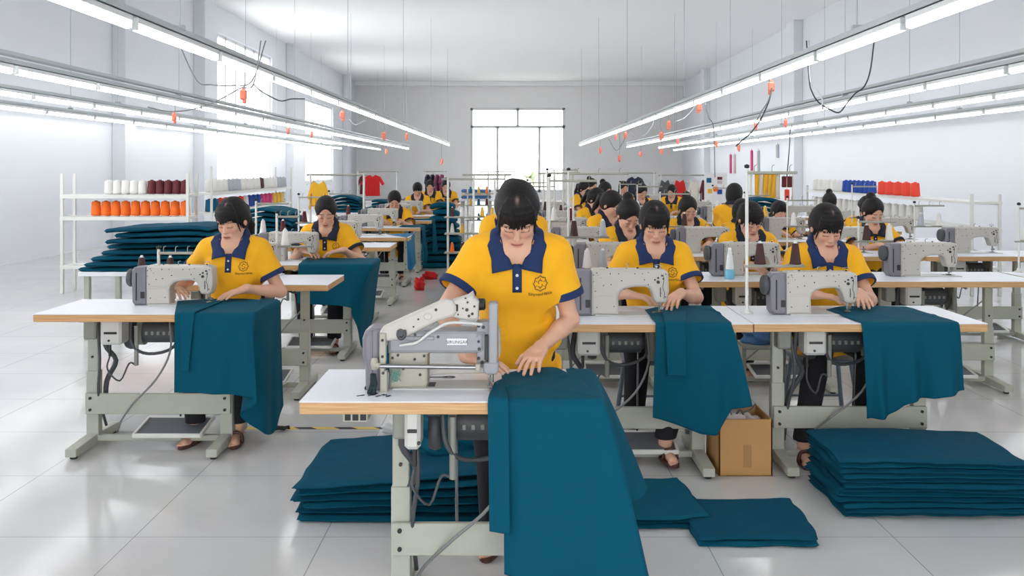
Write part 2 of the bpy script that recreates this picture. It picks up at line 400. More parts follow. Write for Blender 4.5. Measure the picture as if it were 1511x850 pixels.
def unit(v): v = np.array(v, float); return v / (np.linalg.norm(v) + 1e-12)
def logo_mesh(text):
    """gear ring with a stylised S and a line of text, flat in xz, centred"""
    mb = MB(); n = 72; G = []
    for i in range(n + 1):
        a = 2 * PI * i / n; t = 0.5 + 0.5 * math.cos(8 * a); ro = 0.0245 + 0.0032 * max(0, t * 2 - 1); ri = ro - 0.0042
        G.append([[math.cos(a) * ri, 0, math.sin(a) * ri], [math.cos(a) * ro, 0, math.sin(a) * ro]])
    mb.grid(G)
    for a0, r_, cx_, cz_ in ((0.3, 0.0075, 0, 0.005), (PI + 0.3, 0.0075, 0, -0.005)):
        G = []
        for i in range(15):
            a = a0 + i / 14 * PI * 1.15; G.append([[cx_ + math.cos(a) * (r_ - 0.0022), 0, cz_ + math.sin(a) * (r_ - 0.0022)], [cx_ + math.cos(a) * (r_ + 0.0014), 0, cz_ + math.sin(a) * (r_ + 0.0014)]])
        mb.grid(G)
    for k in range(6):
        a = k * PI / 3 + 0.5; c, s_ = math.cos(a), math.sin(a); G = [[[c * 0.013 - s_ * 0.0012, 0, s_ * 0.013 + c * 0.0012], [c * 0.0195 - s_ * 0.0012, 0, s_ * 0.0195 + c * 0.0012]], [[c * 0.013 + s_ * 0.0012, 0, s_ * 0.013 - c * 0.0012], [c * 0.0195 + s_ * 0.0012, 0, s_ * 0.0195 - c * 0.0012]]]
        mb.grid(G)
    if text:
        cu = bpy.data.curves.new('t', 'FONT'); cu.body = text; cu.size = 0.0165; cu.align_x = 'CENTER'; cu.resolution_u = 2; cu.offset = 0.0003
        ob = bpy.data.objects.new('t', cu); COL.objects.link(ob); dg = bpy.context.evaluated_depsgraph_get(); me = ob.evaluated_get(dg).to_mesh()
        V = np.array([(v.co.x, 0, v.co.y - 0.043) for v in me.vertices]); fs = [list(p.vertices) for p in me.polygons]
        mb.add(V, fs); ob.to_mesh_clear(); bpy.data.objects.remove(ob); bpy.data.curves.remove(cu)
    return mb
LOGO = None

def person(label, head, top, yaw=0.0, S=1.05, lean=0.3, hp=0.6, hy=0.0, ht=0.0, neck=0.35, hands=None, vox=0.006, style='bangs',
           standing=False, trim='navy', legs=True, feet=None, logo=True, group=None, shirt='yellow', hair_col=(20, 16, 18), bigtext=False, elb=(0.6, 0.35, -0.7), hair_off=0.0):
    """head: world XY of the head centre; top: world Z of the crown; yaw 0 faces the camera (-Y)"""
    global LOGO
    Rb = rotz(yaw); Hs = 0.985 * S
    u = np.array([0, -math.sin(lean), math.cos(lean)]); un = np.array([0, -math.sin(lean + neck), math.cos(lean + neck)])
    fwd = np.array([0, -math.cos(lean), -math.sin(lean)])   # outward chest direction
    Rh = rotz(hy) @ rotx(hp) @ roty(ht)                    # head frame: local -y = face ; rotx(+) turns face down
    # head-top height of the rotated skull above head centre
    ctr = Rh @ (np.array([0, 0.012, 0.035]) * Hs)
    r_ = np.array([0.082, 0.100, 0.096]) * Hs; tz = ctr[2] + np.linalg.norm(Rh[2] * r_)
    rel = u * 0.475 * S + un * 0.080 * S                   # pelvis -> head centre
    pz = top - tz - rel[2]
    headL = rel + np.array([0, 0, pz])
    base = np.array([head[0], head[1], 0]) - Rb @ np.array([headL[0], headL[1], 0])
    W = lambda p: base + Rb @ np.asarray(p, float)
    pel = np.array([0, 0, pz]); T = lambda x, y, t: pel + np.array([x * S, 0, 0]) + (-fwd) * y * S + u * t * S   # torso coordinates
    HW = lambda p: W(headL + Rh @ (np.asarray(p, float) * Hs)); RH = Rb @ Rh
    RT = Rb @ np.stack([[1, 0, 0], -fwd, u], 1)
    sho = {sd: W(T(0.137 * sd, 0.0, 0.385)) for sd in (-1, 1)}
    # arms
    L1, L2 = 0.265 * S, 0.235 * S; arms = {}
    for sd in (-1, 1):
        h = (hands or {}).get(sd)
        if h is None:
            tgt = W(T(0.10 * sd, -0.42, 0.16)); tgt[2] = max(tgt[2], 0.84); hd = Rb @ unit((-0.5 * sd, -1, -0.25)); pn = np.array([0, 0, -1.0]); curl = 0.5
        else: tgt = np.array(h[0], float); hd = unit(h[1]); pn = unit(h[2]) if len(h) > 2 and h[2] is not None else np.array([0, 0, -1.0]); curl = h[3] if len(h) > 3 else 0.45
        v = tgt - sho[sd]; D = np.linalg.norm(v); l1, l2 = L1, L2
        if D > (l1 + l2) * 0.985: q = D / ((l1 + l2) * 0.985); q = min(q, 1.15); l1 *= q; l2 *= q; D = min(D, (l1 + l2) * 0.985)
        vn = unit(v); tgt = sho[sd] + vn * D; ca = (l1 * l1 + D * D - l2 * l2) / (2 * l1 * D); ca = max(-1, min(1, ca)); sa = math.sqrt(1 - ca * ca)
        eb = elb[sd] if isinstance(elb, dict) else elb; pole = Rb @ np.array([eb[0] * sd, eb[1], eb[2]]); pole = unit(pole - vn * (pole @ vn))
        arms[sd] = (sho[sd], sho[sd] + vn * l1 * ca + pole * l1 * sa, tgt, hd, pn, curl)
    # bounds
    pts = [W(pel), HW((0, 0, 0.2)), HW((0, 0.1, 0)), *[a_[k] for a_ in arms.values() for k in (0, 1, 2)]]
    pts += [a_[2] + a_[3] * 0.2 for a_ in arms.values()]
    knees, ank = {}, {}
    for sd in (-1, 1):
        hip = W(pel + np.array([0.078 * sd * S, 0.015, -0.03]))
        if standing:
            f_ = feet[sd] if feet else W((0.1 * sd, 0.0, 0))
            an = np.array([f_[0], f_[1], 0.09]); kn = (hip + an) / 2 + Rb @ np.array([0.01 * sd, -0.04, 0])
        else:
            kz = min(pz + 0.0, 0.54); an = np.array(list(feet[sd][:2]) + [(feet[sd][2] if len(feet[sd]) > 2 else 0) + 0.09]) if feet else W((0.12 * sd, -0.36 * S, 0)) + np.array([0, 0, 0.09])
            kn = W((0.125 * sd * S, -0.36 * S, 0)); kn[2] = kz
        knees[sd] = kn; ank[sd] = an; pts += [kn, an, an - np.array([0, 0, 0.09])]
        if sd == -1: hips = {}
        hips[sd] = hip
    pts = np.array(pts); lo = pts.min(0) - 0.17; hi = pts.max(0) + 0.17; lo[2] = -0.01
    if not legs: lo[2] = pz - 0.2
    B = Field(lo, hi, vox); kk = 1.0
    # --- body: torso core, neck, head
    for (t, w_, dd) in ((0.0, 0.13, 0.09), (0.12, 0.115, 0.082), (0.26, 0.128, 0.088), (0.36, 0.12, 0.075)):
        B.ell(W(T(0, 0, t)), (w_ * S, dd * S, 0.10 * S), RT, 0.05)
    for sd in (-1, 1): B.cap(W(T(0.02 * sd, 0, 0.44)), sho[sd], 0.042 * S, 0.045 * S, 0.04)
    B.cap(W(T(0, 0.012, 0.40)), HW((0, 0.040, -0.050)), 0.046 * S, 0.043 * S, 0.022)
    B.ell(W(T(0, -0.045, 0.405)), (0.085 * S, 0.05 * S, 0.05 * S), RT, 0.04)
    q = Hs
    E_ = lambda c, r, k=0.01, mode='u': B.ell(HW(c), tuple(np.array(r) * q), RH, k * q, mode)
    E_((0, 0.012, 0.035), (0.073, 0.090, 0.086), 0.0)
    E_((0, -0.022, -0.033), (0.052, 0.060, 0.068), 0.032)
    E_((0, -0.054, -0.088), (0.020, 0.022, 0.019), 0.030)
    for sd in (-1, 1):
        E_((0.034 * sd, -0.052, -0.020), (0.024, 0.026, 0.024), 0.022)
        E_((0.034 * sd, -0.03, -0.060), (0.016, 0.024, 0.020), 0.025)
        E_((0.030 * sd, -0.094, 0.013), (0.017, 0.012, 0.009), 0.010, 's')
        E_((0.030 * sd, -0.0695, 0.006), (0.0155, 0.0150, 0.0125), 0.003)
        E_((0.030 * sd, -0.074, 0.030), (0.020, 0.010, 0.007), 0.012)
        E_((0.0735 * sd, 0.010, -0.008), (0.007, 0.016, 0.026), 0.006)
        E_((0.0105 * sd, -0.090, -0.030), (0.0075, 0.009, 0.0065), 0.005)
    B.cap(HW((0, -0.078, 0.016)), HW((0, -0.0975, -0.024)), 0.0075 * q, 0.0105 * q, 0.010 * q)
    E_((0, -0.079, -0.058), (0.026, 0.014, 0.016), 0.012)
    E_((0, -0.089, -0.0535), (0.0195, 0.0085, 0.0048), 0.003)
    E_((0, -0.088, -0.0625), (0.0165, 0.0085, 0.0055), 0.003)
    # --- arms and hands
    for sd in (-1, 1):
        s0, el, wr, hd, pn, curl = arms[sd]
        B.cap(s0, el, 0.042 * S, 0.032 * S, 0.03); B.cap(el, el + (wr - el) * 0.35, 0.032 * S, 0.0335 * S, 0.02); B.cap(el + (wr - el) * 0.3, wr, 0.033 * S, 0.0215 * S, 0.015)
        hs = S * 0.98
        n_ = -unit(pn - hd * (pn @ hd)); lt = np.cross(hd, n_)   # n_: back of hand ; lt lateral
        th_side = -1 if (lt @ (Rb @ np.array([1.0 * sd, 0, 0]))) > 0 else 1   # thumb lies towards the body's midline
        RH2 = np.stack([lt, hd, n_], 1)
        B.rbox(wr + hd * 0.048 * hs, (0.036 * hs, 0.048 * hs, 0.0125 * hs), 0.012 * hs, RH2, 0.014)
        B.cap(wr - hd * 0.01, wr + hd * 0.03 * hs, 0.0235 * S, 0.020 * hs, 0.016)
        fl = [0.066, 0.075, 0.070, 0.054]
        for i in range(4):
            off = (-0.0275 + 0.0185 * i) * -th_side; spread = (i - 1.4) * 0.10 * -th_side
            b0 = wr + hd * (0.088 + (0.004 if i in (1, 2) else -0.004)) * hs + lt * off * hs
            d0 = unit(hd * math.cos(spread) + lt * math.sin(spread)); r0 = 0.0085 * hs if vox < 0.0045 else 0.0092 * hs
            c1 = curl * (0.45 + 0.1 * i); d1 = unit(d0 * math.cos(c1) - n_ * math.sin(c1)); c2 = c1 + curl * 0.9; d2 = unit(d0 * math.cos(c2) - n_ * math.sin(c2))
            m1 = b0 + d1 * fl[i] * 0.52 * hs; m2 = m1 + d2 * fl[i] * 0.48 * hs
            B.cap(b0 - hd * 0.02, b0, r0, r0, 0.006); B.cap(b0, m1, r0, r0 * 0.92, 0.0035); B.cap(m1, m2, r0 * 0.92, r0 * 0.75, 0.002)
        tb = wr + hd * 0.025 * hs + lt * 0.024 * th_side * hs; d1 = unit(hd * 0.75 + lt * th_side * 0.65 - n_ * 0.25); d2 = unit(hd * 0.92 + lt * th_side * 0.3 - n_ * 0.35)
        B.cap(tb, tb + d1 * 0.042 * hs, 0.0135 * hs, 0.0105 * hs, 0.010); B.cap(tb + d1 * 0.042 * hs, tb + d1 * 0.042 * hs + d2 * 0.034 * hs, 0.0102 * hs, 0.0080 * hs, 0.003)
    # --- legs (skin under the trousers) and feet
    if legs:
        for sd in (-1, 1):
            B.cap(hips[sd], knees[sd], 0.056 * S, 0.048 * S, 0.02); B.cap(knees[sd], ank[sd], 0.048 * S, 0.034 * S, 0.03)
            f_ = unit(Rb @ np.array([0.15 * sd, -1, 0])); a0 = ank[sd]; g0 = a0[2] - 0.09
            B.cap(a0 + (0, 0, -0.045) - f_ * 0.03, a0 + f_ * 0.13 + (0, 0, -0.062), 0.034, 0.023, 0.02)
            s_ = np.cross(f_, (0, 0, 1))
            for i in range(5): p_ = a0 + f_ * (0.135 - 0.004 * i * i * 0.5) + s_ * (0.022 - 0.011 * i) * 1.0; B.cap(p_ + (0, 0, -0.066), p_ + f_ * 0.028 + (0, 0, -0.071), 0.0085, 0.0075, 0.004)
    V, Q = B.verts(); del B
    # skin colour of each place (lips, brows, lash line, blush)
    hl = ((V - base) @ Rb - headL) @ Rh / Hs; x, y, z = np.abs(hl[:, 0]), hl[:, 1], hl[:, 2]; front = y < -0.045
    sk = np.array([lin(216), lin(168), lin(142)]); tint = np.tile(sk, (len(V), 1))
    def blend(mask, c, a=1.0): m_ = np.clip(mask, 0, 1)[:, None] * a; tint[:] = tint * (1 - m_) + np.array([lin(k) for k in c]) * m_
    g = lambda d, w_: np.exp(-(d / w_) ** 2)
    blend(g(np.hypot((x - 0.036) / 1.2, z + 0.024), 0.016) * front, (228, 150, 132), 0.45)
    blend((np.abs(x) < 0.0225) * g((z + 0.058) / (1 - 0.55 * np.minimum(x / 0.023, 1) ** 2 + 1e-6), 0.0085) * (y < -0.076), (178, 92, 84), 0.85)
    blend((x < 0.021) * g(z + 0.0583, 0.0016) * (y < -0.076), (110, 50, 48), 0.8)
    blend((x > 0.013) * (x < 0.049) * g(z - 0.029 - 0.003 * np.cos((x - 0.03) * 80), 0.0038) * front, (62, 44, 40), 0.8)
    blend((x > 0.0145) * (x < 0.0465) * g(z + 0.0035 + 5 * (x - 0.030) ** 2 - 0.001, 0.0026) * front, (40, 28, 28), 0.95)
    blend(g(np.hypot(x - 0.007, z + 0.0365), 0.0035) * (y < -0.088), (130, 70, 62), 0.7)
    ref = np.array([W(T(0, 0, 0))]); 
    nm = 'person'
    root = empty(nm, tuple(base), 0, label, 'person', group)
    mesh_np('body', V, Q, 'skin', root, base, tint)
    # --- polo shirt
    vs = max(vox, 0.0045); ts = np.array([-0.13, -0.05, 0.06, 0.14, 0.22, 0.28, 0.34, 0.39, 0.43, 0.46, 0.485]); ws = np.array([0.168, 0.168, 0.150, 0.144, 0.146, 0.152, 0.154, 0.148, 0.127, 0.092, 0.056]) * S; ds = np.array([0.128, 0.125, 0.115, 0.110, 0.114, 0.118, 0.112, 0.100, 0.086, 0.074, 0.05]) * S
    o0 = W(pel); ax, ay, az = RT[:, 0], RT[:, 1], RT[:, 2]; seed = (head[0] * 13.7 + head[1] * 3.1) % 6.28
    def torso(infl):
        def fn(X, Y, Z):
            X_, Y_, Z_ = X - o0[0], Y - o0[1], Z - o0[2]
            a = X_ * ax[0] + Y_ * ax[1] + Z_ * ax[2]; b_ = X_ * ay[0] + Y_ * ay[1] + Z_ * ay[2]; c = (X_ * az[0] + Y_ * az[1] + Z_ * az[2]) / S
            w_ = np.interp(c, ts, ws).astype(np.float32) + infl; d_ = np.interp(c, ts, ds).astype(np.float32) + infl
            rr = (np.abs(a / w_) ** 2.3 + np.abs(b_ / d_) ** 2.3) ** (1 / 2.3)
            d = (rr - 1) * np.minimum(w_, d_) * 0.9
            fold = 0.0075 * np.sin(a * 38 / S + 2.2 * np.sin(c * 11 + seed) + seed) * np.clip((0.30 - c) * 4, 0, 1) + 0.0060 * np.sin(c * 40 + a * 22 + seed) * np.clip((0.16 - c) * 6, 0, 1) + 0.005 * np.sin(c * 55 - np.abs(a) * 60) * np.clip((np.abs(a) - 0.06) * 12, 0, 1)
            d = d + fold * S
            return np.maximum(np.maximum(d, (c - 0.487) * S), (-0.13 - c) * S)
        return fn
    allp = np.array([W(T(sx_ * 0.2, sy_ * 0.16, t_)) for sx_ in (-1, 1) for sy_ in (-1, 1) for t_ in (-0.14, 0.5)] + [arms[sd][k] for sd in (-1, 1) for k in (0, 1)])
    lo2, hi2 = allp.min(0) - 0.11, allp.max(0) + 0.11
    Sf = Field(lo2, hi2, vs); tb_ = np.array([W(T(sx_ * 0.2, sy_ * 0.16, t_)) for sx_ in (-1, 1) for sy_ in (-1, 1) for t_ in (-0.14, 0.5)])
    Sf.op(torso(0.0), tb_.min(0), tb_.max(0), 0)
    for sd in (-1, 1): Sf.ell(W(T(0.072 * sd, -0.078, 0.275)), (0.068 * S, 0.052 * S, 0.066 * S), RT, 0.05)
    cuffs = {}
    for sd in (-1, 1):
        s0, el = arms[sd][0], arms[sd][1]; ad = unit(el - s0); Lc = np.linalg.norm(el - s0) * 0.64; ce = s0 + ad * Lc; cuffs[sd] = (ce, ad)
        Sf.cap(W(T(0.09 * sd, 0, 0.405)), s0, 0.055 * S, 0.058 * S, 0.045)
        Sf.cap(s0, ce + ad * 0.05, 0.059 * S, 0.075 * S, 0.045, cut=(ce, ad))
    for sd in (-1, 1):
        s0, el = arms[sd][0], arms[sd][1]; ce, ad = cuffs[sd]; Sf.cap(ce - ad * 0.05, ce + ad * 0.05, 0.058 * S, 0.066 * S, 0.0, 's', cut0=(ce - ad * 0.045, -ad))
    # neck opening and the V
    Sf.cap(W(T(0, 0.005, 0.43)), W(T(0, -0.01, 0.60)), 0.077 * S, 0.082 * S, 0.008, 's')
    Sf.cap(W(T(0, -0.07, 0.50)), W(T(0, -0.117, 0.372)), 0.082 * S, 0.012 * S, 0.008, 's')
    V, Q = Sf.verts(); sh = mesh_np('polo_shirt', V, Q, shirt, root, base)
    bv = BVHTree.FromPolygons([tuple(p) for p in V], [tuple(int(k) for k in f) for f in Q])
    for sd in (-1, 1):
        ce, ad = cuffs[sd]; Cf = Field(ce - 0.11, ce + 0.11, min(vs, 0.0035) if vox < 0.006 else vs); Cf.cap(ce - ad * 0.10, ce + ad * 0.05, 0.0735 * S, 0.0785 * S, 0, cut=(ce + ad * 0.003, ad), cut0=(ce - ad * 0.026 * S, -ad))
        Cf.cap(ce - ad * 0.05, ce + ad * 0.05, 0.0595 * S, 0.068 * S, 0.0, 's'); V2, Q2 = Cf.verts()
        if len(Q2): mesh_np('cuff', V2, Q2, trim, sh, base)
    # collar
    inn = [(0, 0.066, 0.512), (0.046, 0.052, 0.508), (0.057, 0.012, 0.497), (0.056, -0.032, 0.470), (0.041, -0.078, 0.430), (0.012, -0.114, 0.370)]
    out = [(0, 0.092, 0.462), (0.060, 0.074, 0.457), (0.083, 0.018, 0.456), (0.088, -0.045, 0.434), (0.093, -0.086, 0.398), (0.091, -0.116, 0.352)]
    inn = [(-a, b_, c) for a, b_, c in inn[:0:-1]] + inn; out = [(-a, b_, c) for a, b_, c in out[:0:-1]] + out
    I = splineN(inn, 61 if vox < 0.006 else 33); O = splineN(out, len(I)); G = []
    for i in range(len(I)):
        row = []
        for k in range(6):
            f_ = k / 5; p = I[i] * (1 - f_) + O[i] * f_; bul = math.sin(PI * f_) * 0.010; nrm = unit((p[0], p[1] + 0.01, 0.03)); p = p + nrm * bul
            w_ = Vector(W(T(*p)))
            if k > 0:
                d_ = Vector(unit(RT @ np.array([p[0], p[1], 0.06 if p[1] < -0.05 else 0.17]))); h_ = bv.ray_cast(w_ + d_ * 0.10, -d_, 0.135)
                if h_[0] is not None and h_[3] < 0.106: w_ = h_[0] + d_ * (0.006 if k > 1 else 0.004)
            row.append(np.array(w_) - base)
        G.append(row)
    MB().sheet(np.array(G), 0.004).build('collar', trim, sh)
    fw = Vector(unit(RT @ np.array([0, -1, 0])))
    def proj(x_, t_, off=0.002):
        p0 = Vector(W(T(x_, -0.3, t_))); hit = bv.ray_cast(p0, -fw, 0.5)
        if hit[0] is None: return np.array(p0 - fw * (0.3 - 0.11) * S) - base
        return np.array(hit[0] + fw * off) - base
    G = [[proj(xx, tt, 0.0035) for xx in (-0.017, -0.008, 0.0, 0.008, 0.017)] for tt in np.linspace(0.382, 0.283, 10)]
    pk = MB().sheet(np.array(G), 0.0025).build('placket', trim, sh)
    for tt in (0.345, 0.30):
        if vox > 0.006 and tt < 0.3: continue
        c = proj(0, tt, 0.006); mb = MB(); a = np.array(fw); mb.cyl(c - a * 0.001, c + a * 0.002, 0.0055 * S, n=12); mb.build('button', 'button', sh)
    if logo:
        if LOGO is None: LOGO = {True: logo_mesh('SiityvexHàlúa'), False: logo_mesh('')}
        src = LOGO[vox < 0.0055]; Vl = np.vstack(src.v); mb = MB()
        Pj = np.array([proj(0.085 + p[0], 0.316 + p[2], 0.0022) for p in Vl]); mb.add(Pj, src.f, 0, True); mb.build('chest_logo', 'logo', sh)
    # --- trousers
    if legs:
        Pf = Field(lo, np.array([hi[0], hi[1], pz + 0.25]), max(vox, 0.006))
        Pf.ell(W(pel + np.array([0, 0, -0.02])), (0.122 * S, 0.086 * S, 0.10 * S), Rb, 0.0)
        for sd in (-1, 1):
            Pf.cap(hips[sd], knees[sd], 0.070 * S if standing else 0.082 * S, 0.064 * S, 0.04); Pf.cap(knees[sd], ank[sd] + np.array([0, 0, 0.03]), 0.066 * S, 0.052 * S, 0.03, cut=(ank[sd] + np.array([0, 0, 0.02]), (0, 0, -1)))
        V, Q = Pf.verts(); mesh_np('trousers', V, Q, 'pants', root, base)
        for sd in (-1, 1):
            f_ = unit(Rb @ np.array([0.15 * sd, -1, 0])); a0 = ank[sd]; s_ = np.cross(f_, (0, 0, 1)); mb = MB(); g0 = a0[2] - 0.09; n = 20; ring = []
            for i in range(n): th = 2 * PI * i / n; ring.append(a0 + f_ * (0.055 + 0.125 * math.cos(th)) + s_ * (0.042 * math.sin(th)))
            ring = np.array(ring) - base; lo_ = ring.copy(); lo_[:, 2] = g0 + 0.002; hi_ = ring.copy(); hi_[:, 2] = g0 + 0.018
            mb.add(np.vstack([lo_, hi_]), [[i, (i + 1) % n, (i + 1) % n + n, i + n] for i in range(n)] + [list(range(n))[::-1], [i + n for i in range(n)]])
            top_ = a0 + f_ * 0.075 - base + np.array([0, 0, -0.018]); 
            mb.tube([top_ - s_ * 0.04 + (0, 0, -0.055), top_ - s_ * 0.03 + (0, 0, -0.012), top_ + (0, 0, 0.0), top_ + s_ * 0.03 + (0, 0, -0.012), top_ + s_ * 0.04 + (0, 0, -0.055)], 0.009, 8)
            mb.build('sandal', 'sandal', root)
    # --- hair
    vh = max(vox * 0.8, 0.0032); c0 = HW((0, 0.03, 0)); Hf = Field(c0 - 0.26 * S, c0 + 0.26 * S, vh)
    HE = lambda c, r, k=0.01, mode='u', clip=None: Hf.ell(HW(c), tuple(np.array(r) * q), RH, k * q, mode, clip)
    HE((0, 0.018, 0.040), (0.083, 0.098, 0.094), 0.0)
    HE((0, 0.045, 0.0), (0.078, 0.068, 0.078), 0.03)
    if style in ('plain', 'bun', 'back'): HE((0, -0.128, -0.012), (0.062, 0.090, 0.106), 0.010, 's')
    else: HE((0, -0.115, -0.045), (0.066, 0.085, 0.092), 0.010, 's')      # face opening
    HE((0, -0.02, -0.15), (0.09, 0.10, 0.09), 0.010, 's')           # nape and jaw
    rs = random.Random(int(seed * 1000))
    if style in ('bangs', 'bangs_bun', 'side'):
        n = 23
        for i in range(n):
            xx = -0.055 + 0.110 * i / (n - 1); zb = 0.019 + 0.0035 * rs.uniform(-1, 1) + 4.0 * xx * xx * (-1) + (0.010 if style == 'side' and xx > 0.01 else 0)
            zb += 0.004 * (i % 3 == 1); x2 = xx * 1.02 + rs.uniform(-0.002, 0.002); y2 = -0.088 * math.sqrt(max(0.05, 1 - (x2 / 0.078) ** 2)) - 0.002
            pr = None; xs_ = xx * 1.05
            for e_ in (1.25, 1.0, 0.75, 0.5, 0.28):
                rj = 0.9 if e_ > 1.1 else 0.965 if e_ > .9 else 1.0; fx = xs_ * (0.35 + 0.65 * min(1, (1.3 - e_) / 0.7)); yy_ = math.sqrt(max(0.02, 1 - (fx / 0.083) ** 2)); P_ = HW((fx, 0.018 - 0.100 * rj * math.cos(e_) * yy_, 0.040 + 0.092 * rj * math.sin(e_) * (0.6 + 0.4 * yy_)))
                if pr is not None: Hf.cap(pr, P_, 0.0058 * q, 0.0058 * q, 0.005 * q)
                pr = P_
            Hf.cap(pr, HW((x2, y2, zb)), 0.0052 * q, 0.0018 * q, 0.003 * q)
        for sd in (-1, 1):
            for j in range(3): Hf.cap(HW((0.060 * sd, -0.052 + j * 0.012, 0.06)), HW(((0.068 + j * .003) * sd, -0.046 + j * 0.013, -0.045 + 0.02 * j)), 0.0075 * q, 0.0028 * q, 0.005 * q)
    elif style == 'plain':
        pass
    if style in ('bangs', 'plain', 'side'):
        Hf.cap(HW((0, 0.10, 0.035)), HW((0, 0.135, 0.01)), 0.026 * q, 0.028 * q, 0.02 * q); Hf.cap(HW((0, 0.135, 0.01)), HW((0.01, 0.145, -0.10)), 0.027 * q, 0.022 * q, 0.02 * q); Hf.cap(HW((0.01, 0.145, -0.10)), HW((0.0, 0.14, -0.17)), 0.021 * q, 0.008 * q, 0.02 * q)
    if style in ('bangs_bun', 'bun'): HE((0.0, 0.10, 0.10), (0.042, 0.04, 0.042), 0.01)
    if style == 'back': HE((0, 0.05, -0.03), (0.075, 0.06, 0.08), 0.02)
    V, Q = Hf.verts()
    hl = ((V - base) @ Rb - headL) @ Rh / Hs
    # fine strand relief: ridges that run from the crown outward
    ang = np.arctan2(hl[:, 0], hl[:, 1] + 0.02); rr = np.hypot(hl[:, 0], hl[:, 1] + 0.02); nrm = hl - np.array([0, 0.02, 0.02]); nrm /= np.linalg.norm(nrm, axis=1)[:, None]
    amp = 0.0005 * np.sin(ang * 46 + 3 * np.sin(hl[:, 2] * 30)) + 0.0004 * np.sin(ang * 97 + 1.3); hl2 = hl + nrm * amp[:, None]
    V = base + (headL + (hl2 * Hs) @ Rh.T) @ Rb.T
    hc = np.array([lin(k) for k in hair_col]); tint = np.tile(hc, (len(V), 1)); str_ = 0.5 + 0.5 * np.sin(ang * 61 + 2 * np.sin(hl[:, 2] * 40)); tint *= (0.7 + 0.6 * str_[:, None] ** 2)
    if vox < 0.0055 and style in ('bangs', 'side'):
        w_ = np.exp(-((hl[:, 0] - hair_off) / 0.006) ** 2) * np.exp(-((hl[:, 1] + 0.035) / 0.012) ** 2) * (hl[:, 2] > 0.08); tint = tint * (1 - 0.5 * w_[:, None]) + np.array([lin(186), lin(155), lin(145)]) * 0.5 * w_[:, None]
    mesh_np('hair', V, Q, 'hair', root, base, tint)
    return root
